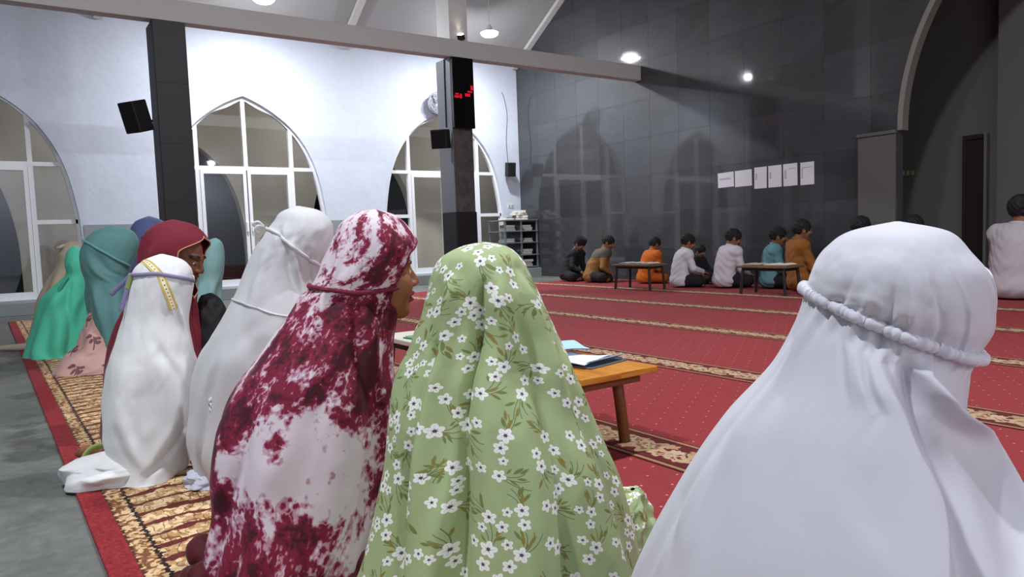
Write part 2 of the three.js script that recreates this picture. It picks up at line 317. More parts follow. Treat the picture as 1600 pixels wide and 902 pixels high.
// ---------------------------------------------------------------- lamps
RectAreaLightUniformsLib.init();
function pendantLamp(x, z, label, y = 4.22, power = LAMP_POWER, hang = EAVE + SLOPE * (XC - XW - Math.abs(x - XC)) - y) {
  const t = thing('pendant_lamp', label, 'lamp', [x, y, z], 0, 'disc lamps hanging in the aisles');
  const prof = [[.001, -.075], [.06, -.071], [.11, -.055], [.145, -.025], [.15, 0], [.13, .012]].map(p => new THREE.Vector2(...p));
  mesh('diffuser', new THREE.LatheGeometry(prof, 40), M.lamp, t);
  mesh('housing', new THREE.LatheGeometry([[.13, .012], [.08, .03], [.045, .05], [.04, .11], [.02, .125], [.001, .125]].map(p => new THREE.Vector2(...p)), 32), M.white, t);
  const top = hang;
  mesh('cord', tubeAlong([V3(0, .12, 0), V3(0, top * .5, 0), V3(0, top + .02, 0)], .006), M.cord, t);
  const S = .24, l = new THREE.RectAreaLight(LAMP_TINT, power / (S * S), S, S); l.position.set(0, -.079, 0); l.rotation.x = -Math.PI / 2; l.castShadow = true; t.add(l);   // flat disc: shines downwards
  const sp = new THREE.PointLight(LAMP_TINT, SPILL * power / LAMP_POWER); sp.position.set(0, -.06, 0); sp.castShadow = true; sp.shadow.radius = 4; t.add(sp);   // light leaving the rim of the diffuser
}
const lampRow = [[-6.88, 'by the dark wall'], [-3.14, 'between the two dark columns'], [.6, 'beyond the left edge of the view'], [4.34, 'at the rear']];
for (const [z, w] of lampRow.slice(0, 2)) pendantLamp(-10.4, z, 'bright hanging lamp in the window aisle ' + w);
for (const [z, w] of lampRow) pendantLamp(6.9, z, 'bright hanging lamp in the far right aisle ' + w.replace('between the two dark columns', 'in mid hall').replace('beyond the left edge of the view', 'beside the viewer'));
for (const [z, w] of [[-3.6, 'in front of the viewer'], [.9, 'over the viewer']]) pendantLamp(-1.75, z, 'large hanging lamp over the middle of the hall ' + w, 5.3, HALL_POWER);
for (const [z, w] of [[-1.4, 'nearer the viewer'], [-5.0, 'in the middle'], [-8.6, 'at the far end']]) pendantLamp(-13.3, z, 'porch lamp outside the windows ' + w, 3.72, 2.2, .18);
{ // small floodlight on top of the beam
  const t = thing('floodlight', 'small black floodlight standing on the pale beam', 'lamp', [-8.52, 3.47, -5.17], .9);
  const c = new THREE.CylinderGeometry(.05, .06, .06, 20); const b = mesh('housing', c, M.black, t); b.position.set(0, .02, 0); b.rotation.x = .5;
  const f = mesh('lens', new THREE.CylinderGeometry(.045, .045, .008, 20), std(0xffffff, .5, { emissive: 0xfff6e0, emissiveIntensity: 4 }), b); f.position.y = .033;
  mesh('foot', box(-.02, .02, -.035, .0, -.02, .02), M.black, t);
  const l = new THREE.SpotLight(0xfff6e0, .15, 0, .9, .6); l.position.set(0, .075, .03); l.target.position.set(.3, 2, .9); l.castShadow = true; t.add(l); t.add(l.target);
}

// ---------------------------------------------------------------- carpets
const redField = canvasTex(512, 512, (g, w, h) => {      // 0.64 m of red pile with small cream dots
  g.fillStyle = '#8c2c2f'; g.fillRect(0, 0, w, h);
  for (let i = 0; i < 5200; i++) { const a = rnd(); g.fillStyle = a < .5 ? 'rgba(60,6,10,.16)' : 'rgba(190,60,55,.13)'; g.fillRect(rnd() * w, rnd() * h, 2 + rnd() * 5, 1 + rnd() * 3); }
  for (let j = 0; j < 8; j++) for (let i = 0; i < 6; i++) { const x = (i + .5 + (j % 2) * .5) * w / 6 % w, y = (j + .5) * h / 8; g.fillStyle = 'rgba(226,160,130,.9)'; g.beginPath(); g.arc(x, y, 3.3, 0, 7); g.fill(); }
}, [1 / .64, 1 / .64]);
const pileBump = bumpRep(3, 3);
const carpetMat = std(0xffffff, .95, { map: redField, bumpMap: pileBump, bumpScale: .003 });
const bandTex = canvasTex(1024, 256, (g, w, h) => {      // 1.04 m x 0.26 m ornament band
  g.fillStyle = '#6e1a1c'; g.fillRect(0, 0, w, h);
  g.fillStyle = '#b98f66'; g.fillRect(0, 8, w, 16); g.fillRect(0, h - 24, w, 16); g.fillStyle = '#3c0f10'; g.fillRect(0, 26, w, 6); g.fillRect(0, h - 32, w, 6);
  const blob = (x, y, r, c) => { g.fillStyle = c; for (const k of [-w, 0, w]) { g.beginPath(); for (let a = 0; a < 6.3; a += .15) { const q = r * (1 + .22 * Math.sin(a * 5 + x) + .1 * Math.sin(a * 9 + y)); g.lineTo(x + k + q * Math.cos(a) * 1.25, y + q * Math.sin(a)); } g.fill(); } };
  for (let i = 0; i < 4; i++) {
    const cx = (i + .5) * w / 4, up = i % 2 ? 1 : -1;
    blob(cx, h / 2, 64, '#cfae88'); blob(cx, h / 2, 38, '#9c7450'); blob(cx, h / 2, 22, '#e2c8a6'); blob(cx, h / 2, 9, '#7a2020');
    for (const s of [-1, 1]) { blob(cx + s * 88, h / 2 + up * s * 34, 34, '#d3b48f'); blob(cx + s * 88, h / 2 + up * s * 34, 16, '#8a2422'); blob(cx + s * 70, h / 2 - up * s * 52, 24, '#c29c72'); blob(cx + s * 118, h / 2 - up * s * 16, 20, '#d8bd9a'); }
    g.strokeStyle = '#d6b890'; g.lineWidth = 10; for (const k of [-w, 0, w]) { g.beginPath(); for (let x = -128; x <= 128; x += 8) g.lineTo(cx + x + k, h / 2 + up * 46 * Math.sin(x / 128 * Math.PI)); g.stroke(); }
  }
}, [1, 1]);
{
  const X0 = -9.75, X1 = 7, Z0 = -8.35, Z1 = -.62;
  const t = thing('prayer_carpet', 'red prayer carpet with cream dots and ornamental row bands', 'carpet');
  { const sk = x => Z1 - (x + 10.33) * .0263 + .18; const g = new THREE.ExtrudeGeometry(polyShape([[X0, -Z0], [X0, -sk(X0)], [X1, -sk(X1)], [X1, -Z0]].reverse()), { depth: .012, bevelEnabled: false }); g.rotateX(-Math.PI / 2); mesh('pile_field', metricUV(g), carpetMat, t); }
  const bm = std(0xffffff, .95, { map: bandTex, bumpMap: bumpRep(30, 8), bumpScale: .004 });
  for (let k = 0; k < 5; k++) {
    const zc = -1.87 - 1.29 * k, w = .25, g = box(X0, X1, .010, .0155, zc - w / 2, zc + w / 2);
    const p = g.attributes.position, uv = g.attributes.uv; for (let i = 0; i < p.count; i++) uv.setXY(i, p.getX(i) / (w * 4), (p.getZ(i) - zc) / w + .5);
    mesh('ornament_band', g, bm, t);
  }
}
{ // runner on the bare floor where the girls sit
  const L = 11.6, W = .50;
  const tex = dataTex(1024, (u, v) => {                  // 1.2 m x W; v runs across the runner
    const x = u * 1.2, z = Math.abs(v - .5) * W, q = W / 2 - z, fine = fbm(u * 150, v * 64, 2, 150, 64) - .5;   // q: distance from the edge
    const mix = (c, k) => c.map(a => a + k * fine);
    if (q < .068) return mix([136, 30, 36], 40);
    const wob = .004 * Math.sin(u * 6.2832 * 26) + .003 * Math.sin(u * 6.2832 * 61 + 1);
    if (q + wob < .074) return mix([80, 34, 24], 30);
    if (q + wob < .118) { const s = fbm(u * 90, v * 40, 2, 90, 40); return mix(s > .56 ? [214, 184, 140] : s > .44 ? [178, 136, 88] : [122, 78, 48], 30); }
    if (q + wob * .8 < .129) return mix([34, 20, 18], 14);
    const zz = (v - .5) * W / .12, tri = Math.abs(((zz % 2) + 2) % 2 - 1);
    const warp = .022 * tri + .030 * (fbm(u * 14, v * 7, 3, 14, 7) - .5) + .012 * (fbm(u * 60, v * 30, 2, 60, 30) - .5), ph = (x + warp) / .1, f = ph - Math.floor(ph), row = ((Math.floor(ph) % 12) + 12) % 12;
    const brk = fbm(row * 5.3 + 2, v * 9, 2), th = .10 + .17 * sstep(.40, .62, brk);
    const d = Math.abs(f - .5) * 2;
    if (d < th) return mix([104, 30, 26], 34); if (d < th + .07) return mix([62, 34, 24], 20);
    const c = fbm(u * 46, v * 26, 3, 46, 26), e = Math.abs(fbm(u * 38, v * 22, 2, 38, 22) - .5);
    return mix(e < .035 ? [126, 84, 50] : c > .52 ? [226, 198, 152] : [186, 146, 98], 34);
  });
  const g = box(0, L, .0, .011, -W, 0, .004), p = g.attributes.position, uv = new Float32Array(p.count * 2);
  for (let i = 0; i < p.count; i++) { uv[2 * i] = p.getX(i) / 1.2; uv[2 * i + 1] = 1 + p.getZ(i) / W; }   // v=1 at the front edge is the canvas top
  g.setAttribute('uv', new THREE.BufferAttribute(uv, 2));
  const m = mesh('carpet_runner', g, std(0xffffff, .95, { map: tex, bumpMap: bumpRep(4, 4), bumpScale: .003 }));
  m.position.set(-10.33, 0, .08); m.rotation.y = Math.atan2(.22, 8.35); /* parallel to the carpet edge */ tag(m, 'tan and maroon patterned runner with red border under the girls', 'carpet');
}

// ---------------------------------------------------------------- wall papers, sockets, cables
{
  const sheet = (x0, x1, y0, y1, label, lines, tilt) => {
    const tex = canvasTex(128, 160, (g, w, h) => { g.fillStyle = '#e4e4ea'; g.fillRect(0, 0, w, h); g.fillStyle = '#6b6d70'; for (const [a, b, c, d] of lines) for (let y = b * h; y < d * h; y += 7) g.fillRect(a * w, y, (c - a) * w * (.8 + .2 * rnd()), 3); });
    const g = box(-(x1 - x0) / 2, (x1 - x0) / 2, -(y1 - y0) / 2, (y1 - y0) / 2, 0, .0012); const m = mesh('paper_sheet', g, [M.white, M.white, M.white, M.white, std(0xffffff, .8, { map: tex }), M.white]);
    m.position.set((x0 + x1) / 2, (y0 + y1) / 2, ZQ + .001); m.rotation.z = tilt; tag(m, label, 'paper', 'papers taped in a row on the dark wall');
  };
  const P = (a, b, c, d) => { const h = EYE; return [a, b, c, d]; };
  sheet(-7.0, -6.72, 1.385, 1.595, 'white landscape paper with a line of print, leftmost on dark wall', [[.12, .38, .85, .5]], .02);
  sheet(-6.70, -6.415, 1.375, 1.60, 'blank white landscape paper, second from left on dark wall', [], .01);
  sheet(-6.375, -6.175, 1.325, 1.615, 'white portrait paper, first upright sheet beside the landscape ones', [[.08, .3, .25, .6]], -.01);
  sheet(-6.15, -5.945, 1.325, 1.615, 'white portrait paper, second of the four upright sheets', [[.08, .3, .25, .6]], .0);
  sheet(-5.92, -5.71, 1.325, 1.615, 'white portrait paper, third of the four upright sheets', [[.08, .28, .25, .65], [.4, .22, .95, .26]], .01);
  sheet(-5.665, -5.47, 1.32, 1.61, 'white portrait paper, last upright sheet nearest the big arch', [[.08, .28, .2, .7], [.1, .22, .95, .26]], .0);
  const ow = thing('wall_switch', 'small white switch plate on the white wall above the rack', 'switch', [XW, 1.40, -8.25]);
  mesh('plate', box(0, .012, -.04, .04, -.07, .07, .004), std(0xd9d8d2, .5), ow); for (const z of [-.035, .035]) mesh('rocker', box(.012, .018, -.02, .02, z - .016, z + .016, .003), std(0xa9a59a, .5), ow);
  const os = thing('socket_strip', 'row of pale sockets on the wall behind the arch', 'socket', [-5.48, 1.5, -10.8]);
  mesh('strip', box(-.15, .15, -.05, .05, 0, .02, .006), std(0x6d675a, .6), os); for (let k = 0; k < 4; k++) mesh('outlet', box(-.12 + k * .066, -.075 + k * .066, -.035, .035, .02, .026, .004), std(0xb3aa90, .6), os);
  const cab = mesh('speaker_cable', tubeAlong(smoothLine([V3(XW + .008, 2.22, -8.22), V3(XW + .008, 2.7, -8.2), V3(XW + .008, 3.2, -8.24), V3(XW + .008, 3.55, -8.17), V3(XW + .008, 3.62, -8.13)], 30), .006), M.wire); tag(cab, 'thin dark cable running up the white wall from the speaker', 'cable');
  const cb2 = mesh('column_cable', tubeAlong([V3(-8.66, 2.3, -4.968), V3(-8.65, 2.9, -4.968), V3(-8.64, 3.2, -4.966)], .008), M.black); tag(cb2, 'dark cable running down the column beside the clock panel', 'cable');
}

// ---------------------------------------------------------------- steel rack with books
{
  const t = thing('storage_rack', 'grey steel rack with open shelves in the corner', 'rack', [-11.66, PLAT, -8.09]);
  const W = .30, D = .37, H = .93;                       // half sizes: along x, along z
  const post = (x, z) => mesh('post', box(x - .014, x + .014, 0, H, z - .014, z + .014), M.steel, t);
  for (const x of [-.27, .27]) for (const z of [-D, 0, D]) post(x, z);
  for (const y of [.03, .26, .5, .72, H]) mesh('shelf_board', box(-W, W, y - .012, y + .008, -D - .02, D + .02, .003), M.steel, t);
  const cols = [[0xd8d6cc, 'cream'], [0x8a8577, 'taupe'], [0xb9bcc0, 'pale grey'], [0x6c5a48, 'brown'], [0x9db3b2, 'pale green'], [0xe9e8e4, 'white']];
  const names = ['bottom', 'second', 'third', 'fourth', 'top']; const ys = [.03, .26, .5, .72, H]; const cnt = {};
  const book = (shelf, x, z, w, d, h, ci, turn, below = '') => {
    const b = thing('book', '', 'book', [-11.66 + x, PLAT + ys[shelf] + .008 + (below || 0), -8.09 + z], turn, 'books on the steel rack');
    const [c, nm] = cols[ci]; mesh('cover', box(-w / 2, w / 2, 0, h, -d / 2, d / 2, .003), std(c, .7), b); mesh('page_block', box(-w / 2 + .004, w / 2 + .002, .004, h - .004, -d / 2 + .004, d / 2 - .003), std(0xe6e2d6, .9), b);
    return [b, nm, names[shelf]];
  };
  const L = [];
  for (let s = 0; s < 4; s++) for (const z of [-.2, .2]) { const n = 2 + Math.floor(rnd() * 2); let y = 0; for (let k = 0; k < n; k++) { const h = rr(.025, .055); L.push([...book(s, .09 + rr(-.02, .02), z + rr(-.02, .02), rr(.2, .26), rr(.17, .24), h, Math.floor(rnd() * 6), rr(-.12, .12), y), z < 0 ? 'right' : 'left', k]); y += h + .001; } }
  { let y = 0; for (let k = 0; k < 4; k++) { const h = rr(.03, .05); L.push([...book(4, .05, -.12 + rr(-.05, .05), .24, .26 - k * .02, h, [1, 3, 0, 5][k], rr(-.3, .3), y), 'right', k]); y += h + .001; } L.push([...book(4, .06, .2, .22, .2, .035, 5, .1, 0), 'left', 0]); }
  const ord = ['lowest', 'second', 'third', 'fourth'];
  for (const [b, nm, sh, side, k] of L) b.userData.label = `${nm} book on rack's ${sh} shelf, ${ord[k]} in the ${side} pile`;
}

// ---------------------------------------------------------------- low tables with their books and papers
function lowTable(name, label, cx, cz, w, d, h, topMat, legMat, legR = .02, turn = 0, inset = .06) {
  const t = thing(name, label, 'table', [cx, .019, cz], turn);
  mesh('tabletop', metricUV(box(-w / 2, w / 2, h - .026, h, -d / 2, d / 2, .006)), topMat, t);
  mesh('apron', box(-w / 2 + .05, w / 2 - .05, h - .06, h - .026, -d / 2 + .04, d / 2 - .04), legMat, t);
  for (const sx of [-1, 1]) for (const sz of [-1, 1]) { const x = sx * (w / 2 - inset), z = sz * (d / 2 - .05); mesh('leg', tubeAlong([V3(x, h - .03, z), V3(x + sx * .012, h * .5, z + sz * .008), V3(x + sx * .025, 0, z + sz * .015)], legR), legMat, t); }
  return t;
}
const woodTex = (a, b) => dataTex(256, (u, v) => { const s = fbm(u * 3, v * 40, 4), q = sstep(.3, .7, s); return a.map((c, i) => lerp(c, b[i], q) + 10 * (hash(u * 256, v * 256) - .5)); }, true, [1.6, 1.6]);
const honey = std(0xffffff, .35, { map: woodTex([190, 118, 36], [214, 146, 58]) }), brownTop = std(0xffffff, .5, { map: woodTex([104, 78, 56], [132, 102, 74]) });
function paperLeaf(name, label, cat, cx, y, cz, w, d, turn, color, lift = .01, fold = 0) {
  const g = new THREE.PlaneGeometry(w, d, 16, 12); g.rotateX(-Math.PI / 2); const p = g.attributes.position;
  for (let i = 0; i < p.count; i++) { const x = p.getX(i) / w, z = p.getZ(i) / d; p.setY(i, lift * (.5 + .5 * Math.sin(x * 5 + z * 3 + cx * 9)) * (Math.abs(x) + .2) + fold * Math.max(0, x - .2) * .4); }
  const lo = g.clone(); lo.translate(0, -.002, 0); g.computeVertexNormals(); lo.computeVertexNormals();
  const m = mesh(name, mergeAll([g, lo]), std(color, .8, { side: THREE.DoubleSide })); m.position.set(cx, y + .003, cz); m.rotation.y = turn; return tag(m, label, cat);
}
lowTable('low_table', 'honey coloured low wooden desk beyond the green floral veil', -2.20, -1.70, .74, .36, .30, honey, std(0x6e3d16, .5), .022, 0, .17);
lowTable('low_table', 'low dark-legged desk with pale top in front of the tie-dye girl', -3.05, -1.70, .80, .36, .30, std(0xd9d2c2, .5), M.woodDark, .022);
function openBook(label, cx, y, cz, w, d, turn, cover, pages) {
  const t = thing('open_book', label, 'book', [cx, y, cz], turn);
  mesh('cover', box(-w / 2, w / 2, 0, .006, -d / 2, d / 2, .002), std(cover, .6), t);
  for (const s of [-1, 1]) { const sh = new THREE.Shape(); sh.moveTo(0, 0); sh.quadraticCurveTo(s * w * .15, .022, s * w * .3, .016); sh.quadraticCurveTo(s * w * .42, .011, s * w * .48, .004); sh.lineTo(s * w * .48, 0); sh.lineTo(0, 0); const g = new THREE.ExtrudeGeometry(sh, { depth: d * .94, bevelEnabled: false }); g.translate(0, .006, -d * .47); mesh('page_block', g, std(pages, .85, { side: THREE.DoubleSide }), t); }
  return t;
}
openBook('open book with mint green pages on the pale desk', -3.02, .3195, -1.72, .42, .30, .1, 0x2f7d46, 0xb9e0cf);
paperLeaf('loose_paper', 'white sheet lying on the honey wooden desk', 'paper', -2.09, .331, -1.70, .24, .19, .25, 0xeef2f7, .02);
paperLeaf('loose_paper', 'light blue sheet under the white one on the honey desk', 'paper', -2.24, .345, -1.78, .21, .17, -.3, 0xaed4ea, .02);
{ const t = thing('clip_folder', 'grey-blue open folder on the honey wooden desk', 'folder', [-2.10, .3195, -1.73], .2); mesh('cover', box(-.15, .15, 0, .006, -.11, .11, .002), std(0x5d6a78, .5), t); const f = mesh('raised_flap', box(0, .05, 0, .004, -.10, .10, .001), std(0x8fb2cc, .5), t); f.position.set(.10, .007, 0); f.rotation.z = .4; }
lowTable('low_table', 'dark low table beside the boy in orange', -7.15, -7.03, .70, .36, .34, brownTop, M.darkMetal, .018, .05);
lowTable('low_table', 'brown low table in front of the boys in teal and brown', -5.22, -7.22, .66, .36, .335, brownTop, M.darkMetal, .018, .02);
openBook('grey open book on the dark low table', -7.28, .3605, -7.03, .30, .24, .2, 0x3a3a3e, 0xb9b6b2); openBook('pale open book at the right end of the dark low table', -6.96, .3605, -7.02, .24, .22, -.1, 0x58463a, 0xc9bfae);
openBook('cream open book on the brown low table', -5.08, .3555, -7.22, .30, .24, .1, 0x6a5a42, 0xe0d8c4); openBook('flat tan booklet on the left of the brown low table', -5.41, .3555, -7.22, .22, .2, .1, 0x75624c, 0xbfae93);

// ---------------------------------------------------------------- people: implicit surfaces
function surfaceNet(f, lo, hi, h) {                      // naive surface nets over a signed distance
  const nx = Math.ceil((hi[0] - lo[0]) / h) + 1, ny = Math.ceil((hi[1] - lo[1]) / h) + 1, nz = Math.ceil((hi[2] - lo[2]) / h) + 1;
  const F = new Float32Array(nx * ny * nz), id = (i, j, k) => (k * ny + j) * nx + i;
  for (let k = 0; k < nz; k++) for (let j = 0; j < ny; j++) for (let i = 0; i < nx; i++) F[id(i, j, k)] = f(lo[0] + i * h, lo[1] + j * h, lo[2] + k * h);
  const vid = new Int32Array(nx * ny * nz).fill(-1), pos = [], idx = [];
  const cs = []; for (let c = 0; c < 8; c++) cs.push([c & 1, c >> 1 & 1, c >> 2 & 1]);
  const ed = []; for (let a = 0; a < 8; a++) for (const b of [1, 2, 4]) if (!(a & b)) ed.push([a, a | b]);
  for (let k = 0; k < nz - 1; k++) for (let j = 0; j < ny - 1; j++) for (let i = 0; i < nx - 1; i++) {
    let m = 0; const v = []; for (let c = 0; c < 8; c++) { const q = F[id(i + cs[c][0], j + cs[c][1], k + cs[c][2])]; v.push(q); if (q < 0) m |= 1 << c; }
    if (m === 0 || m === 255) continue;
    let x = 0, y = 0, z = 0, n = 0;
    for (const [a, b] of ed) if ((v[a] < 0) !== (v[b] < 0)) { const t = v[a] / (v[a] - v[b]); x += lerp(cs[a][0], cs[b][0], t); y += lerp(cs[a][1], cs[b][1], t); z += lerp(cs[a][2], cs[b][2], t); n++; }
    vid[id(i, j, k)] = pos.length / 3; pos.push(lo[0] + (i + x / n) * h, lo[1] + (j + y / n) * h, lo[2] + (k + z / n) * h);
  }
  const quad = (a, b, c, d, flip) => { if (a < 0 || b < 0 || c < 0 || d < 0) return; flip ? idx.push(a, c, b, a, d, c) : idx.push(a, b, c, a, c, d); };
  for (let k = 1; k < nz - 1; k++) for (let j = 1; j < ny - 1; j++) for (let i = 1; i < nx - 1; i++) {
    const s = F[id(i, j, k)] < 0;
    if (s !== F[id(i + 1, j, k)] < 0) quad(vid[id(i, j - 1, k - 1)], vid[id(i, j, k - 1)], vid[id(i, j, k)], vid[id(i, j - 1, k)], !s);
    if (s !== F[id(i, j + 1, k)] < 0) quad(vid[id(i - 1, j, k - 1)], vid[id(i - 1, j, k)], vid[id(i, j, k)], vid[id(i, j, k - 1)], !s);
    if (s !== F[id(i, j, k + 1)] < 0) quad(vid[id(i - 1, j - 1, k)], vid[id(i, j - 1, k)], vid[id(i, j, k)], vid[id(i - 1, j, k)], !s);
  }
  const g = new THREE.BufferGeometry(); g.setAttribute('position', new THREE.Float32BufferAttribute(pos, 3)); g.setIndex(idx); g.computeVertexNormals(); return g;
}
const smin = (a, b, k) => { const h = clamp(.5 + .5 * (b - a) / k, 0, 1); return b + (a - b) * h - k * h * (1 - h); };
const cap = (x, y, z, a, b, ra, rb) => {
  const dx = b[0] - a[0], dy = b[1] - a[1], dz = b[2] - a[2], px = x - a[0], py = y - a[1], pz = z - a[2];
  const t = clamp((px * dx + py * dy + pz * dz) / (dx * dx + dy * dy + dz * dz + 1e-9), 0, 1), ex = px - t * dx, ey = py - t * dy, ez = pz - t * dz;
  return Math.sqrt(ex * ex + ey * ey + ez * ez) - lerp(ra, rb, t);
};
const ell = (x, y, z, c, r) => { const a = (x - c[0]) / r[0], b = (y - c[1]) / r[1], d = (z - c[2]) / r[2], q = Math.sqrt(a * a + b * b + d * d); const m = Math.min(r[0], r[1], r[2]); return q < 1e-4 ? -m : (q - 1) * m * (q > 1 ? 1.15 : 1); };
function paint(g, fn) { const p = g.attributes.position, c = new Float32Array(p.count * 3), t = new THREE.Color(); for (let i = 0; i < p.count; i++) { t.set(fn(p.getX(i), p.getY(i), p.getZ(i))); c[3 * i] = t.r; c[3 * i + 1] = t.g; c[3 * i + 2] = t.b; } g.setAttribute('color', new THREE.BufferAttribute(c, 3)); return g; }

// head: face towards +z, crown at y = .112, chin at -.105
function headField(x, y, z) {
  const ax = Math.abs(x);
  let d = ell(x, y, z, [0, .026, -.012], [.074, .086, .092]);
  d = smin(d, ell(x, y, z, [0, -.036, .024], [.056, .066, .062]), .03);
  d = smin(d, cap(ax, y, z, [.052, -.03, -.005], [.018, -.088, .052], .02, .016), .022);
  d = smin(d, ell(x, y, z, [0, -.089, .062], [.02, .016, .018]), .016);
  d = smin(d, ell(ax, y, z, [.037, -.026, .062], [.022, .022, .02]), .022);
  d = smin(d, ell(ax, y, z, [.026, .026, .076], [.026, .008, .012]), .014);
  d = Math.max(d, -ell(ax, y, z, [.031, .006, .094], [.02, .012, .02]) - .002);
  d = smin(d, ell(ax, y, z, [.030, .005, .070], [.0145, .0125, .0145]), .005);
  d = smin(d, cap(x, y, z, [0, .018, .082], [0, -.022, .101], .0075, .0105), .012);
  d = smin(d, ell(ax, y, z, [.012, -.027, .092], [.0085, .0075, .010]), .006);
  d = smin(d, ell(x, y, z, [0, -.049, .083], [.023, .0065, .0135]), .006);
  d = smin(d, ell(x, y, z, [0, -.064, .080], [.019, .0075, .0135]), .006);
  d = Math.max(d, -ell(x, y, z, [0, -.0565, .094], [.017, .0035, .014]));
  let e = ell(ax, y, z, [.078, -.004, -.008], [.009, .031, .019]); e = Math.max(e, -ell(ax, y, z, [.088, -.002, -.003], [.008, .02, .011])); d = smin(d, e, .006);
  return smin(d, cap(x, y, z, [0, -.07, -.02], [0, -.17, -.035], .046, .048), .03);
}
const headGeo = surfaceNet(headField, [-.1, -.19, -.12], [.1, .125, .125], .0038);
const SKIN = '#8a5a3f';
function headColors(skin) {
  return (x, y, z) => {
    const ax = Math.abs(x);
    if (z > .07 && y < -.041 && y > -.073 && ax < .024) return Math.abs(y + .0565) < .0035 && z < .09 ? '#2a1210' : '#7d4038';
    if (z > .068 && Math.hypot((ax - .030) / .0125, (y - .005) / .0058) < 1) return Math.hypot(ax - .030, y - .004) < .0062 ? '#120c0a' : '#d9d2c8';
    if (z > .05 && ax > .012 && ax < .05 && Math.abs(y - .031 + (ax - .03) * (ax - .03) * 8) < .0042) return '#1c1310';
    return skin;
  };
}
// relaxed hand: wrist at the origin, fingers along +y curling towards +z
const handGeo = (() => {
  const fs = [[-.030, .074, .052], [-.010, .082, .060], [.010, .080, .057], [.029, .072, .046]];
  const ch = fs.map(([x, y, l], i) => { const a = [x * .8, y * .55, 0], b = [x, y, .001], c = [x * 1.05, y + l * .42, .008], d = [x * 1.05, y + l * .72, .022], e = [x * 1.02, y + l * .85, .038]; return [a, b, c, d, e]; });
  const f = (x, y, z) => {
    let d = ell(x, y, z, [0, .042, 0], [.038, .044, .015]); d = smin(d, cap(x, y, z, [0, -.02, 0], [0, .02, 0], .023, .024), .015);
    let q = 1; for (const c of ch) { let e = 1; for (let i = 0; i < 4; i++) e = Math.min(e, cap(x, y, z, c[i], c[i + 1], .0092 - i * .0004, .0088 - i * .0004)); q = Math.min(q, e); }
    d = smin(d, q, .006);
    let t = Math.min(cap(x, y, z, [-.02, .02, .004], [-.046, .045, .012], .014, .0115), cap(x, y, z, [-.046, .045, .012], [-.056, .078, .024], .0108, .0085)); return smin(d, t, .008);
  };
  return surfaceNet(f, [-.08, -.05, -.03], [.06, .15, .06], .004);
})();
const placed = (g, m) => { const h = g.clone(); h.applyMatrix4(m); return h; };
const bodyMat = new THREE.MeshStandardMaterial({ vertexColors: true, roughness: .6 });

// A seated, cross-legged figure in its own frame: hips over the origin, facing +z.
// head: centre of the head; reach: wrist targets [left, right]; k: size
function skeleton(o) {
  const k = o.k, hd = o.head, S = (x, y, z) => [x * k, y * k, z * k];
  const nk = [hd[0] * .95, hd[1] - .118 * k, hd[2] - .035 * k], hip = S(0, .11, 0);
  const ch = [lerp(hip[0], nk[0], .66), lerp(hip[1], nk[1], .66), lerp(hip[2], nk[2], .6) - .02 * k], bl = [lerp(hip[0], nk[0], .3), lerp(hip[1], nk[1], .32), lerp(hip[2], nk[2], .2) - .02 * k];
  const sh = s => [nk[0] + s * .138 * k, nk[1] - .048 * k, nk[2] - .012 * k];
  const wr = o.reach || [[-.09 * k, .17 * k, .27 * k], [.09 * k, .17 * k, .27 * k]];
  const el = (s, w) => { const a = sh(s); return [lerp(a[0], w[0], .5) + s * .075 * k, lerp(a[1], w[1], .55) - .055 * k, lerp(a[2], w[2], .45) - .04 * k]; };
  return { k, hd, nk, hip, ch, bl, sh: [sh(-1), sh(1)], el: [el(-1, wr[0]), el(1, wr[1])], wr, S };
}
function torsoField(s, x, y, z, g) {
  const k = s.k;
  let d = ell(x, y, z, s.hip, [.135 * k + g, .10 * k + g, .105 * k + g]);
  d = smin(d, ell(x, y, z, s.bl, [.118 * k + g, .12 * k + g, .092 * k + g]), .06 * k);
  d = smin(d, ell(x, y, z, s.ch, [.132 * k + g, .13 * k + g, .092 * k + g]), .06 * k);
  return smin(d, cap(x, y, z, s.sh[0], s.sh[1], .052 * k + g, .052 * k + g), .05 * k);
}
function armField(s, i, x, y, z, g, end = 1) {
  const k = s.k, e = s.el[i], w = s.wr[i], q = [lerp(e[0], w[0], end), lerp(e[1], w[1], end), lerp(e[2], w[2], end)];
  return smin(cap(x, y, z, s.sh[i], e, .046 * k + g, .036 * k + g), cap(x, y, z, e, q, .036 * k + g, .026 * k + g), .015);
}
function legField(s, sx, x, y, z, g, feet) {
  const k = s.k, S = s.S; const sp = s.spread || 1, kn = S(sx * .235 * sp, .085, .2 + .06 * (1 - sp)), an = S(-sx * .06, .05, .30 - (sx > 0 ? 0 : .07));
  let d = smin(cap(x, y, z, S(sx * .08, .1, .02), kn, .078 * k + g, .058 * k + g), cap(x, y, z, kn, an, .054 * k + g, .036 * k + g), .03);
  if (feet) d = smin(d, smin(cap(x, y, z, an, S(-sx * .14, .035, .25 - (sx > 0 ? 0 : .07)), .034 * k, .026 * k), cap(x, y, z, S(-sx * .14, .035, .25 - (sx > 0 ? 0 : .07)), S(-sx * .2, .024, .27 - (sx > 0 ? 0 : .07)), .026 * k, .017 * k), .02), .02);
  return d;
}
function bounds(s, g) { const k = s.k, w = s.wr; const m = (i, f) => Math[f](...w.map(q => q[i]), ...s.el.map(q => q[i]), s.nk[i], s.hd[i]); return [[Math.min(-.38 * k, m(0, 'min') - .1) - g, -.01, Math.min(-.2 * k, m(2, 'min') - .12) - g], [Math.max(.38 * k, m(0, 'max') + .1) + g, m(1, 'max') + .03, Math.max(.40 * k, m(2, 'max') + .08) + g]]; }
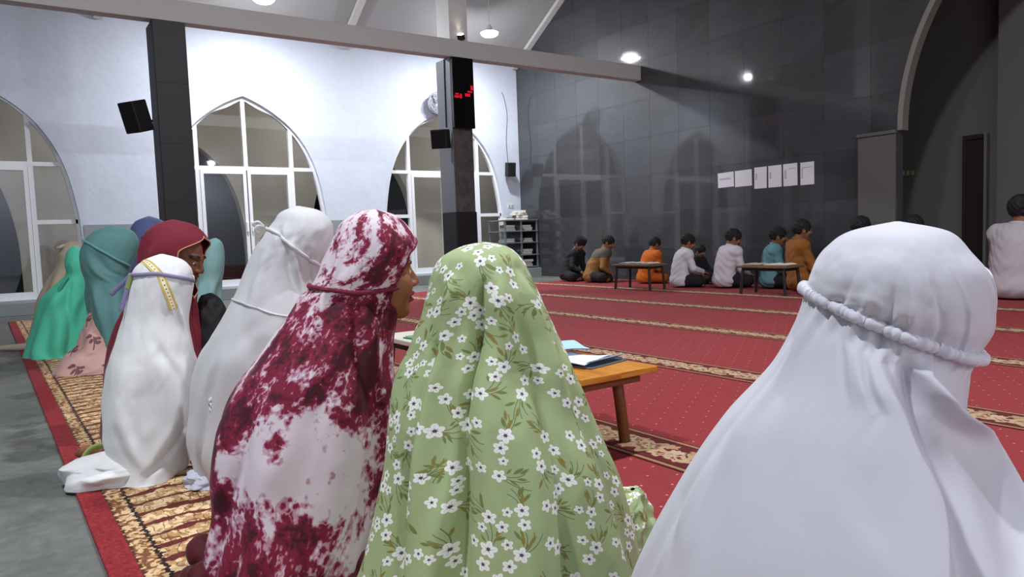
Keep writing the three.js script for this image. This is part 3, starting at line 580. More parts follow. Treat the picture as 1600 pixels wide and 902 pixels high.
function headMatrix(s, pitch, yaw) { return new THREE.Matrix4().compose(V3(...s.hd), new THREE.Quaternion().setFromEuler(new THREE.Euler(pitch, yaw, 0, 'YXZ')), V3(s.k, s.k, s.k).multiplyScalar(s.hs || 1)); }
function bodyGeometry(s, o) {
  const [lo, hi] = bounds(s, 0);
  const f = (x, y, z) => {
    let d = torsoField(s, x, y, z, -.006); d = smin(d, cap(x, y, z, s.nk, [s.hd[0], s.hd[1] - .05 * s.k, s.hd[2] - .015 * s.k], .045 * s.k, .042 * s.k), .03);
    for (const i of [0, 1]) { d = smin(d, armField(s, i, x, y, z, -.004), .02); d = smin(d, legField(s, i ? 1 : -1, x, y, z, -.006, true), .02); }
    return d;
  };
  const parts = [paint(surfaceNet(f, lo, hi, o.cell || .016), () => o.skin || SKIN), paint(placed(headGeo, headMatrix(s, o.pitch || 0, o.yaw || 0)), () => SKIN)];
  { const base = headColors(o.skin || SKIN), p = headGeo.attributes.position, c = parts[1].attributes.color, t = new THREE.Color(); for (let i = 0; i < p.count; i++) { t.set(base(p.getX(i), p.getY(i), p.getZ(i))); c.setXYZ(i, t.r, t.g, t.b); } }
  for (const i of [0, 1]) {
    const e = V3(...s.el[i]), w = V3(...s.wr[i]), dir = w.clone().sub(e).normalize(), pal = V3(0, -1, .2).addScaledVector(dir, -V3(0, -1, .2).dot(dir)).normalize(), side = dir.clone().cross(pal);
    const m = new THREE.Matrix4().makeBasis(i ? side.clone() : side.clone(), dir, pal); if (i) m.multiply(new THREE.Matrix4().makeScale(1, 1, 1)); m.setPosition(w); m.multiply(new THREE.Matrix4().makeScale(.88 * s.k, .88 * s.k, .88 * s.k));
    parts.push(paint(placed(handGeo, m), () => o.skin || SKIN));
  }
  return mergeGeometries(parts);
}
// ---- boys at the far wall
const hairGeo = surfaceNet((x, y, z) => {
  const n = .004 * Math.sin(x * 170 + z * 60) * Math.sin(y * 140 + 2) + .003 * Math.sin(z * 190 + x * 70);
  let d = ell(x, y, z, [0, .032, -.014], [.086 + n, .094 + n, .104 + n]);
  d = Math.max(d, -(y * .62 + -z * .78 + .052)); d = Math.max(d, -(y + .105 - .4 * Math.max(0, z + .06)));
  return d;
}, [-.11, -.09, -.14], [.11, .15, .12], .006);
const hairMat = std(0x0d0b0b, .75);
const woolBump = bumpRep(1, 1);
function boy(o) {
  const hip = V3(o.hip[0], .013, o.hip[1]), dep = depthOf(hip.clone().setY(.5)), top = at(o.top[0], o.top[1], dep + (o.dd || 0));
  const t = thing('person', o.label, 'person', [hip.x, hip.y, hip.z], o.face, 'boys sitting along the dark wall');
  const k = o.k, c = Math.cos(o.face), sn = Math.sin(o.face), wx = top.x - hip.x, wz = top.z - hip.z;
  const head = [wx * c - wz * sn, top.y - .013 - .118 * k, wx * sn + wz * c];
  const s = skeleton({ k, head, reach: o.reach }); s.spread = o.spread;
  mesh('body', bodyGeometry(s, o), bodyMat, t);
  const [lo, hi] = bounds(s, .03), sl = o.sleeve ?? .95;
  const wr = (x, y, z) => .004 * Math.sin(y * 70 / k + 6 * Math.sin(x * 14 + o.k * 40)) * Math.sin(x * 26 + z * 20);
  const shirt = mesh('shirt', surfaceNet((x, y, z) => { let d = torsoField(s, x, y, z, (o.loose ?? .03) * k); d = smin(d, ell(x, y, z, [s.hip[0], s.hip[1] - .02, s.hip[2] - .01], [.165 * k, .10 * k, .135 * k]), .04); for (const i of [0, 1]) d = smin(d, armField(s, i, x, y, z, .012 * k, sl), .02); d += wr(x, y, z); return Math.max(d, -(y - .018)); }, lo, hi, .014), o.shirt, t);
  mesh('collar', tubeAlong(Array.from({ length: 24 }, (_, i) => { const a = i / 24 * 6.283; return V3(s.nk[0] + .055 * k * Math.cos(a), s.nk[1] + .026 + .016 * Math.sin(a) * -1, s.nk[2] + .052 * k * Math.sin(a)); }), .017 * k, true, 8), o.shirt, shirt);
  if (o.yoke) { const [l2, h2] = [lo, hi]; mesh('yoke', surfaceNet((x, y, z) => { let d = torsoField(s, x, y, z, .035 * k); for (const i of [0, 1]) d = smin(d, armField(s, i, x, y, z, .016 * k, .3), .02); return Math.max(d, -(y - s.ch[1] - .03 + .1 * Math.abs(x))); }, l2, h2, .014), o.yoke, shirt); }
  mesh('trousers', surfaceNet((x, y, z) => { let d = ell(x, y, z, s.hip, [.142 * k, .10 * k, .11 * k]); for (const sx of [-1, 1]) d = smin(d, legField(s, sx, x, y, z, .014 * k, false), .03); return Math.max(d, -(y - .004)); }, lo, hi, .016), o.trousers || std(0x15161a, .9), t);
  const hm = headMatrix(s, o.pitch || 0, o.yaw || 0);
  const h = mesh('hair', hairGeo, hairMat, t); hm.decompose(h.position, h.quaternion, h.scale);
  if (o.cap) { const g = new THREE.LatheGeometry([[.088, .02], [.092, .05], [.088, .105], [.078, .128], [.001, .132]].map(p => new THREE.Vector2(...p)), 32); g.scale(1, 1, 1.16); const m = mesh('cap', g, std(0x09090a, .9), t); hm.decompose(m.position, m.quaternion, m.scale); }
  return t;
}
const cloth = (c, r = .85) => std(c, r);
const TOWARDS_WALL = Math.PI;                            // facing -z
boy({ hip: [-9.5, -7.70], top: [905, 371], k: .98, face: Math.PI * .62, pitch: .5, shirt: cloth(0x121216), cap: true, label: 'person in black shirt and black cap bowed over beside the rack' });
boy({ hip: [-8.86, -7.66], top: [950, 368], k: 1.0, face: Math.PI * .72, pitch: .45, shirt: cloth(0x8a6330), yoke: cloth(0x5f5a50), label: 'person in grey and mustard shirt with a bare foot showing' });
boy({ hip: [-7.86, -7.86], top: [1023, 371], k: .92, face: Math.PI * .93, pitch: .35, shirt: cloth(0xc4620c), trousers: cloth(0xb3560c), label: 'person in bright orange outfit behind the dark low table' });
boy({ hip: [-6.9, -7.56], top: [1075, 366], k: .98, face: Math.PI * .82, pitch: .3, shirt: cloth(0xcfccd2), reach: [[-.05, .2, .3], [.2, .17, .34]], spread: .68, label: 'person in white shirt leaning right with one arm reaching forward' });
boy({ hip: [-7.1, -8.24], top: [1094, 383], k: .8, face: Math.PI * .55, pitch: .4, shirt: cloth(0x1b1b20), spread: .68, label: 'small dark-haired person in dark clothes half hidden behind a white shirt' });
boy({ hip: [-6.3, -7.75], top: [1146, 358], k: 1.06, face: Math.PI * .88, pitch: .3, yaw: -.3, shirt: cloth(0xcdc6ce), spread: .68, label: 'person in loose white shirt beside the brown low table' });
boy({ hip: [-5.74, -7.98], top: [1216, 355], k: 1.05, face: Math.PI * .72, pitch: .15, shirt: cloth(0x5f8f97), spread: .68, label: 'person in pale teal shirt turned right behind the brown table' });
boy({ hip: [-5.22, -7.82], top: [1253, 343], k: 1.12, face: Math.PI * .8, pitch: .1, shirt: cloth(0x8a5418), trousers: cloth(0x3a2a1c), spread: .68, label: 'person in brown long-sleeved shirt, tall, behind the brown table' });
boy({ hip: [-4.6, -7.85], top: [1346, 338], k: 1.1, face: Math.PI * .9, shirt: cloth(0x2a2c31), label: 'person at the pilaster, only dark hair showing above the white veil' });
boy({ hip: [-3.9, -7.85], top: [1428, 336], k: 1.1, face: Math.PI * .95, shirt: cloth(0x2a2c31), label: 'person before the arch, only dark hair showing above the white veil' });
boy({ hip: [-3.02, -7.95], top: [1598, 305], k: 1.3, face: Math.PI * .95, pitch: .1, shirt: cloth(0xb9b2b6), label: 'person in white shirt sitting at the right edge before the arch' });

// ---------------------------------------------------------------- people: draped veils
// rows: [leftX, leftY, rightX, rightY, halfDepthNear, halfDepthFar] measured outline of the cloth, top to bottom,
// at distance dep; every row becomes an oval ring of cloth in the hall
function drapery(o) {
  const rows = o.rows, n = rows.length;
  const ref = at((rows[2][0] + rows[2][2]) / 2, 500, o.dep), view = V3(ref.x, 0, ref.z).normalize(), reach = ref.x * view.x + ref.z * view.z;   // horizontal line of sight
  const pt = (x, y) => { const q = at(x, y, 1).sub(V3(0, EYE, 0)); q.multiplyScalar(reach / q.dot(view)); q.y += EYE; return q; };   // outline point in the upright plane facing the viewer
  for (const c of [0, 2]) { const w = rows[n - 1]; let lo = 300, hi = 3000; for (let i = 0; i < 40; i++) { const m = (lo + hi) / 2; pt(w[c], m).y > .012 ? lo = m : hi = m; } w[c + 1] = lo; }   // the last ring lies on the floor
  const cr = (i, t, c) => { const p = j => rows[clamp(j, 0, n - 1)][c]; const a = p(i - 1), b = p(i), d = p(i + 1), e = p(i + 2); return .5 * (2 * b + (d - a) * t + (2 * a - 5 * b + 4 * d - e) * t * t + (3 * b - a - 3 * d + e) * t * t * t); };
  const row = t => { const q = clamp(t, 0, 1) * (n - 1), i = Math.min(n - 2, Math.floor(q)), f = q - i; return [0, 1, 2, 3, 4, 5].map(c => cr(i, f, c)); };
  const toST = (px, py) => { let best = 1e9, r = null; for (let k = 0; k <= 400; k++) { const t = k / 400, w = row(t), a = (w[2] - w[0]) / 2, cx = (w[0] + w[2]) / 2, s = clamp((px - cx) / Math.max(a, 1), -1, 1), y = (w[1] + w[3]) / 2 + s * (w[3] - w[1]) / 2; const e = Math.abs(y - py); if (e < best) { best = e; r = [Math.asin(s) / RAD, t]; } } return r; };
  const folds = (o.folds || []).map(f => { const q = f.path.map(a => toST(a[0], a[1])), c = new THREE.CatmullRomCurve3(q.map(a => V3(a[0], a[1] * 300, 0)), false, 'centripetal').getPoints(48).map(v => [v.x, v.y / 300]); for (let i = 1; i < c.length; i++) c[i][1] = Math.max(c[i][1], c[i - 1][1] + 1e-5); return { ...f, p: c }; });
  const dAng = (a, b) => { let d = a - b; while (d > 180) d -= 360; while (d < -180) d += 360; return d; };
  const disp = (th, t) => {
    let d = 0;
    for (const f of folds) {
      const p = f.p, t0 = p[0][1], t1 = p[p.length - 1][1]; if (t < t0 - .04 || t > t1 + .06) continue;
      let a = p[0][0]; for (let i = 1; i < p.length; i++) if (t <= p[i][1] || i === p.length - 1) { a = lerp(p[i - 1][0], p[i][0], clamp((t - p[i - 1][1]) / (p[i][1] - p[i - 1][1] + 1e-6), 0, 1.2)); break; }
      const u = dAng(th, a), w = u < 0 ? f.wl : f.wr; const e = sstep(t0 - .04, t0 + (f.in || .08), t) * (t1 > .93 ? 1 : 1 - sstep(t1 - (f.out || .12), t1 + .06, t));
      d += f.amp * Math.exp(-(u * u) / (w * w)) * e;
    }
    for (const h of o.waves || []) d += h.amp * Math.sin((th + (h.twist || 0) * t) * RAD * h.n + (h.ph || 0) + 1.1 * Math.sin(t * 9 + h.n)) * sstep(h.t0, h.t0 + .12, t) * (h.t1 ? 1 - sstep(h.t1 - .08, h.t1, t) : 1);
    d += (o.rough ?? .004) * (fbm(th / 360 * 14 + 31, t * 9 + (o.seed || 0), 3, 0) - .5) * sstep(0, .15, t) * 2;
    return d;
  };
  const surf = (th, t, lift = 0) => {
    const w = row(t), A = pt(w[0], w[1]), B = pt(w[2], w[3]), ax = B.clone().sub(A).multiplyScalar(.5), c = A.clone().add(B).multiplyScalar(.5);
    if (o.back) c.addScaledVector(view, o.back * sstep(o.backT || .2, 1, t));
    const s = Math.sin(th * RAD), k = Math.cos(th * RAD), dep = k > 0 ? w[4] : w[5];
    const p = c.addScaledVector(ax, s).addScaledVector(view, -k * dep);
    const out = ax.clone().normalize().multiplyScalar(s).addScaledVector(view, -k).normalize();
    const wtop = Math.min(1, t * 14);
    p.addScaledVector(out, (disp(th, t) + lift) * wtop); if (t < .03) p.y += lift * (1 - wtop);
    if (p.y < .012) p.y = .012 + .0; return p;
  };
  const open = t => { if (!o.open) return 0; const [half, ta, tb, tc, td] = o.open; return half * sstep(ta, tb, t) * (1 - sstep(tc, td, t)); };
  const geometry = (nt, ns, lift = 0) => {
    const pos = [], uv = [], idx = []; let L = 0, prev = null;
    for (let i = 0; i <= ns; i++) {
      const t = i / ns, op = open(t), w = row(t); const c0 = surf(0, t); if (prev) L += c0.distanceTo(prev); prev = c0;
      const rad = (pt(w[2], w[3]).distanceTo(pt(w[0], w[1])) / 2 + w[4]) / 2, kk = L > .01 ? Math.min(1, rad / L) : 1;
      for (let j = 0; j <= nt; j++) {
        const th = o.face - 180 + 180 + op + (360 - 2 * op) * j / nt, p = surf(th, t, lift); pos.push(p.x, p.y, p.z);
        const q = dAng(th, 0) * RAD; if (o.param) uv.push(th / 360, 1 - t); else uv.push(L * Math.sin(q * kk), -L * Math.cos(q * kk));
      }
    }
    const m = nt + 1; for (let i = 0; i < ns; i++) for (let j = 0; j < nt; j++) { const a = i * m + j, b = a + 1, c = a + m, d = c + 1; idx.push(a, c, b, b, c, d); }
    const g = new THREE.BufferGeometry(); g.setAttribute('position', new THREE.Float32BufferAttribute(pos, 3)); g.setAttribute('uv', new THREE.Float32BufferAttribute(uv, 2)); g.setIndex(idx); g.computeVertexNormals();
    const N = g.attributes.normal;                       // one smooth surface across the seam in front
    for (let i = 0; i <= ns; i++) if (open(i / ns) < .5) { const a = i * m, b = a + nt; const v = V3(N.getX(a) + N.getX(b), N.getY(a) + N.getY(b), N.getZ(a) + N.getZ(b)).normalize(); N.setXYZ(a, v.x, v.y, v.z); N.setXYZ(b, v.x, v.y, v.z); }
    return g;
  };
  const rim = (n = 60) => { const [half, ta, tb, tc, td] = o.open, pts = []; for (let i = 0; i <= n; i++) { const t = lerp(ta, td, i / n); pts.push(surf(o.face + open(t), t, .001)); } for (let i = n; i >= 0; i--) { const t = lerp(ta, td, i / n); pts.push(surf(o.face - open(t), t, .001)); } return pts; };
  const path = (pp, lift, m = 50) => { const q = pp.map(p => p.st || toST(p[0], p[1])); const out = []; const cv = new THREE.CatmullRomCurve3(q.map(a => V3(a[0], a[1] * 300, 0))); for (const v of cv.getPoints(m)) out.push(surf(v.x, v.y / 300, lift)); return out; };
  return { row, toST, surf, geometry, rim, path, view, pt };
}
const weave = dataTex(256, (u, v) => { const a = 128 + 50 * Math.sin(u * 256 * 1.2) * Math.sin(v * 256 * 1.2) + 90 * (fbm(u * 30, v * 30, 3, 30) - .5); return [a, a, a]; }, false, [5, 5]);
const fabric = (color, extra = {}) => new THREE.MeshPhysicalMaterial({ color, roughness: .82, sheen: .25, sheenRoughness: .6, sheenColor: new THREE.Color(0xffffff), bumpMap: weave, bumpScale: .0003, side: THREE.DoubleSide, ...extra });

function veiled(o) {                                     // person > body, veil (> hem, ties)
  const d = drapery(o), rowsN = o.rows.length;
  const foot = d.surf(0, 1).add(d.surf(180, 1)).multiplyScalar(.5); foot.y = .013;
  const g = thing('person', o.label, 'person', [0, 0, 0], 0, 'girls sitting in a row on the runner');
  g.position.copy(foot);
  const inv = q => { q.translate(-foot.x, -foot.y, -foot.z); return q; };
  // facing: 0 = towards the viewer, 90 = to the right as seen, 180 = away
  const dir = d.view.clone().multiplyScalar(-Math.cos(o.face * RAD)).add(V3(-d.view.z, 0, d.view.x).multiplyScalar(Math.sin(o.face * RAD)));
  const ang = Math.atan2(dir.x, dir.z), hc = d.pt(o.head[0], o.head[1]), k = o.k;
  const c = Math.cos(ang), sn = Math.sin(ang), wx = hc.x - foot.x, wz = hc.z - foot.z;
  const s = skeleton({ k, head: [wx * c - wz * sn, hc.y - foot.y, wx * sn + wz * c], reach: o.reach || [[-.07 * k, .16 * k, .2 * k], [.07 * k, .16 * k, .2 * k]] }); s.hs = o.hs || 1;
  for (const w of s.el) w[0] *= .72;
  // folded legs stay under the cloth
  const tight = { ...s, S: (x, y, z) => [x * k * .62, y * k, z * k * .75] };
  const body = mesh('body', bodyGeometry(tight, { skin: o.skin || SKIN, pitch: o.pitch || 0, yaw: o.yaw || 0, cell: .018 }), bodyMat, g); body.rotation.y = ang;
  { // keep skin and limbs underneath the cloth (the face may look out of its opening)
    const P = body.geometry.attributes.position, v = V3(), faceY = hc.y - .13 * k;
    const tl = []; for (let i = 0; i <= 120; i++) { const t = i / 120, w = d.row(t), A = d.pt(w[0], w[1]), B = d.pt(w[2], w[3]), c0 = d.surf(0, t), c1 = d.surf(180, t), c = A.clone().add(B).multiplyScalar(.5); if (o.back) c.addScaledVector(d.view, o.back * sstep(o.backT || .2, 1, t)); tl.push({ y: c.y, c, ax: B.sub(A).multiplyScalar(.5), n: Math.min(w[4], w[5]) }); }
    for (let i = 0; i < P.count; i++) {
      v.fromBufferAttribute(P, i).applyAxisAngle(V3(0, 1, 0), ang).add(foot);
      if (o.open && !o.keepIn && v.y > faceY) { const rel = v.clone().sub(hc); if (rel.dot(dir) > -.03) continue; }
      let best = null, e = 1e9; for (const q of tl) { const s = clamp(v.clone().sub(q.c).dot(q.ax) / q.ax.lengthSq(), -1, 1), y = q.c.y + s * q.ax.y, dy = Math.abs(y - v.y); if (dy < e) { e = dy; best = q; } }
      const r = v.clone().sub(best.c), a = r.dot(best.ax) / best.ax.lengthSq(), bq = r.dot(d.view) / best.n, m = Math.hypot(a, bq), lim = Math.max(.25, 1 - (o.keepIn ? .05 : o.open ? .04 : .055) / Math.max(.03, Math.min(best.ax.length(), best.n)));
      if (m > lim) { const f = lim / m; v.x = best.c.x + (v.x - best.c.x) * f; v.z = best.c.z + (v.z - best.c.z) * f; }
      const topY = tl[0].y - .02; if (v.y > topY) v.y = topY;
      v.sub(foot).applyAxisAngle(V3(0, 1, 0), -ang); P.setXYZ(i, v.x, v.y, v.z);
    }
    body.geometry.computeVertexNormals();
  }
  const [nt, ns] = o.res || [160, 110];
  const veil = mesh('veil', inv(d.geometry(nt, ns)), o.mat, g); if (o.veilLabel) veil.userData.label = o.veilLabel;
  if (o.open && o.rimMat !== null) mesh('hem', inv(tubeAlong(d.rim(), o.rimR || .0025, true, 6)), o.rimMat || o.mat, veil);
  return { g, d, veil, inv, foot, ang, dir };
}

// green floral veil
const floral = canvasTex(1536, 1536, (g, w, h) => {      // 0.62 m of printed cloth
  g.fillStyle = '#a2b482'; g.fillRect(0, 0, w, h); const U = w / .62;
  for (let i = 0; i < 9000; i++) { g.fillStyle = rnd() < .5 ? 'rgba(120,150,95,.10)' : 'rgba(190,208,160,.10)'; g.fillRect(rnd() * w, rnd() * h, 3, 9); }
  const wrap = (x, y, r, f) => { for (const dx of [-w, 0, w]) for (const dy of [-h, 0, h]) if (x + dx > -r && x + dx < w + r && y + dy > -r && y + dy < h + r) { g.save(); g.translate(x + dx, y + dy); f(); g.restore(); } };
  const leaf = (x, y, a, l, c) => { g.save(); g.translate(x, y); g.rotate(a); g.fillStyle = c; g.beginPath(); g.moveTo(0, 0); g.quadraticCurveTo(l * .5, -l * .28, l, 0); g.quadraticCurveTo(l * .5, l * .28, 0, 0); g.fill(); g.restore(); };
  const flower = (x, y, r, a) => { g.save(); g.translate(x, y); g.rotate(a); for (let k = 0; k < 5; k++) { g.rotate(Math.PI * 2 / 5); g.fillStyle = '#f3f4ef'; g.beginPath(); g.ellipse(0, -r * .58, r * .36, r * .46, 0, 0, 7); g.fill(); g.strokeStyle = 'rgba(150,160,150,.5)'; g.lineWidth = 1.5; g.beginPath(); g.moveTo(0, -r * .3); g.lineTo(0, -r * .75); g.stroke(); } g.fillStyle = '#4a4652'; g.beginPath(); g.arc(0, 0, r * .22, 0, 7); g.fill(); g.fillStyle = '#7c7468'; for (let k = 0; k < 6; k++) { g.beginPath(); g.arc(Math.cos(k) * r * .3, Math.sin(k) * r * .3, r * .05, 0, 7); g.fill(); } g.restore(); };
  const N = 9, cell = w / N;
  for (let j = 0; j < N; j++) for (let i = 0; i < N; i++) {
    const cx = (i + .5 + (j % 2) * .5 + rr(-.2, .2)) * cell, cy = (j + .5 + rr(-.2, .2)) * cell, rot = rr(0, 6.28), kind = Math.floor(rnd() * 3), sd = rnd();
    const r1 = rr(.0112, .0145) * U, sp = rr(.024, .03) * U;
    const fl = [[0, 0, r1, sd * 6], [Math.cos(rot) * sp, Math.sin(rot) * sp, r1 * .86, sd * 9]]; if (kind > 0) fl.push([Math.cos(rot + 1.5) * sp * .95, Math.sin(rot + 1.5) * sp * .95, r1 * .7, sd * 5]);
    const lv = Array.from({ length: 5 }, () => [rr(-.6, .6), rr(.014, .023), rnd()]);
    wrap(cx, cy, cell * 1.2, () => {
      g.lineCap = 'round'; g.strokeStyle = '#5d6b3c'; g.lineWidth = 3; for (let q = 0; q < 3; q++) { const a = rot + 2.6 + q * .3; g.beginPath(); g.moveTo(0, 0); g.quadraticCurveTo(Math.cos(a + .4) * sp * .9, Math.sin(a + .4) * sp * .9, Math.cos(a) * sp * (1.4 + .2 * q), Math.sin(a) * sp * (1.4 + .2 * q)); g.stroke(); }
      lv.forEach(([da, l, c], q) => leaf(Math.cos(rot + 3 + da) * sp * (.4 + .17 * q), Math.sin(rot + 3 + da) * sp * (.4 + .17 * q), rot + 3 + da * 2, l * U, c < .5 ? '#8a7f3e' : '#6f7f45'));
      fl.forEach(f => flower(...f));
    });
  }
}, [1 / .62, 1 / .62]);
{
  const p = veiled({
    label: 'person seen from behind under a sage green veil printed with white flowers', dep: 1.52, face: 168, keepIn: true, open: [36, 0.2167, 0.2833, 0.4167, 0.4833], k: 1.0, head: [757, 462], pitch: .1, yaw: 0, seed: 3, back: -.02,
    rows: [[755, 378, 759, 378, .003, .003], [722, 385, 792, 385, .055, .06], [691, 403, 814, 402, .092, .10], [676, 430, 828, 430, .112, .12], [667, 462, 842, 462, .118, .12], [655, 505, 864, 505, .12, .12], [640, 545, 881, 545, .13, .13], [621, 590, 897, 592, .15, .15], [611, 650, 917, 650, .18, .18], [604, 730, 950, 730, .21, .21], [586, 825, 976, 822, .24, .24], [557, 905, 996, 900, .26, .26], [536, 975, 1012, 975, .28, .27]],
    mat: fabric(0xffffff, { map: floral }), res: [300, 200], rough: .006,
    folds: [
      { path: [[752, 440], [740, 560], [724, 700], [702, 930]], amp: -0.0310, wl: 6, wr: 3.2 }, { path: [[775, 430], [768, 560], [760, 720], [742, 930]], amp: 0.0186, wl: 7, wr: 10 },
      { path: [[710, 430], [690, 560], [668, 700], [640, 930]], amp: 0.0217, wl: 7, wr: 8 }, { path: [[690, 520], [660, 640], [640, 760], [615, 930]], amp: -0.0217, wl: 6, wr: 5 },
      { path: [[812, 430], [850, 540], [890, 650], [935, 800], [955, 940]], amp: 0.0217, wl: 9, wr: 7 }, { path: [[800, 480], [840, 600], [870, 740], [885, 930]], amp: -0.0202, wl: 8, wr: 6 },
      { path: [[735, 540], [715, 660], [690, 800], [672, 940]], amp: 0.0186, wl: 5, wr: 4 }, { path: [[790, 560], [810, 700], [815, 930]], amp: 0.0155, wl: 8, wr: 10 }],
    waves: [{ n: 9, amp: .007, t0: .45, twist: 10 }, { n: 5, amp: .008, t0: .55, ph: 1 }],
  });
  // gathered cloth over the right knee
  const kd = drapery({ dep: 1.72, face: 180, rough: .012, seed: 9, rows: [[985, 765, 992, 764, .01, .01], [955, 775, 1003, 768, .05, .05], [940, 800, 1012, 792, .08, .08], [930, 835, 1020, 822, .10, .10], [925, 868, 1022, 862, .11, .12], [925, 900, 1018, 896, .12, .13]], waves: [{ n: 7, amp: .006, t0: .2, twist: 60 }] });
  mesh('knee_cloth', p.inv(kd.geometry(90, 50)), p.veil.material, p.g);
}
// white veil in the right foreground
{
  const white = fabric(0xcccdd6, { roughness: .7 });
  const p = veiled({
    label: 'person in plain white veil with a gathered band, largest figure at the right', dep: 1.0, face: 128, keepIn: true, open: [34, 0.1467, 0.2133, 0.3333, 0.3933], k: 1.0, head: [1408, 462], hs: .92, pitch: .25, seed: 11, back: -.03, backT: .35,
    rows: [[1398, 346, 1406, 346, .003, .003], [1326, 362, 1484, 362, .062, .062], [1290, 388, 1521, 396, .095, .095], [1270, 418, 1546, 428, .115, .115], [1262, 440, 1556, 476, .12, .12], [1262, 448, 1550, 516, .118, .118], [1263, 447, 1532, 548, .108, .11], [1260, 458, 1526, 562, .104, .106], [1247, 492, 1516, 585, .108, .11], [1210, 560, 1512, 622, .13, .13], [1140, 640, 1516, 668, .165, .16], [1076, 730, 1548, 735, .20, .18], [1026, 820, 1602, 815, .23, .2], [998, 905, 1650, 905, .25, .22], [965, 1050, 1700, 1050, .28, .25], [935, 1252, 1735, 1252, .30, .28]],
    mat: white, res: [420, 280], rough: .0038,
    folds: [
      { path: [[1384, 545], [1413, 620], [1446, 705], [1463, 800], [1475, 902], [1480, 1200]], amp: .034, wl: 22, wr: 2.4, in: .05 },
      { path: [[1418, 556], [1440, 620], [1482, 700], [1512, 790], [1530, 902], [1540, 1200]], amp: -.022, wl: 5, wr: 6, in: .05 },
      { path: [[1448, 562], [1478, 612], [1530, 682], [1578, 765], [1606, 860], [1630, 1100]], amp: .030, wl: 9, wr: 3.4, in: .04 },
      { path: [[1362, 534], [1372, 575], [1384, 605]], amp: -.009, wl: 2.5, wr: 2, in: .03, out: .05 }, { path: [[1330, 520], [1336, 560], [1345, 600]], amp: -.004, wl: 3, wr: 3, in: .03, out: .06 },
      { path: [[1288, 480], [1230, 575], [1172, 670], [1128, 790], [1110, 902]], amp: .014, wl: 10, wr: 6 }, { path: [[1280, 476], [1198, 610], [1110, 740], [1062, 902]], amp: -.007, wl: 5, wr: 5 },
      { path: [[1180, 640], [1166, 700], [1162, 770]], amp: -.013, wl: 3, wr: 7 }, { path: [[1105, 735], [1122, 790], [1134, 850]], amp: -.009, wl: 4, wr: 5 },
      { path: [[1335, 690], [1370, 740], [1420, 790]], amp: .006, wl: 9, wr: 5 },
      // hood pleats rising from the band
      { path: [[1405, 440], [1378, 532]], amp: -.006, wl: 4, wr: 1.6, in: .08, out: .02 }, { path: [[1430, 440], [1412, 540]], amp: .005, wl: 2, wr: 5, in: .08, out: .02 }, { path: [[1456, 420], [1462, 548]], amp: -.004, wl: 2, wr: 3, in: .08, out: .02 }, { path: [[1345, 420], [1300, 490]], amp: -.005, wl: 5, wr: 3, in: .08, out: .02 }, { path: [[1490, 420], [1500, 548]], amp: .004, wl: 1.6, wr: 3, in: .08, out: .02 }, { path: [[1370, 440], [1338, 512]], amp: .004, wl: 3, wr: 3, in: .08, out: .02 }],
    waves: [{ n: 26, amp: .0018, t0: .36, t1: .56 }, { n: 22, amp: .0008, t0: .25, t1: .42 }, { n: 4, amp: .006, t0: .6, ph: .6 }],
  });
  const tb = 6.5 / 15, ring = [];
  for (let i = 0; i < 720; i++) ring.push(p.d.surf(i / 720 * 360, tb, .004));
  mesh('gathered_band', p.inv(tubeAlong(ring, u => .0078 * (1 + .10 * Math.sin(u * 6.283 * 74 + 2 * Math.sin(u * 60)) + .05 * Math.sin(u * 6.283 * 23)), true, 12)), fabric(0xd4d4de), p.veil);
}
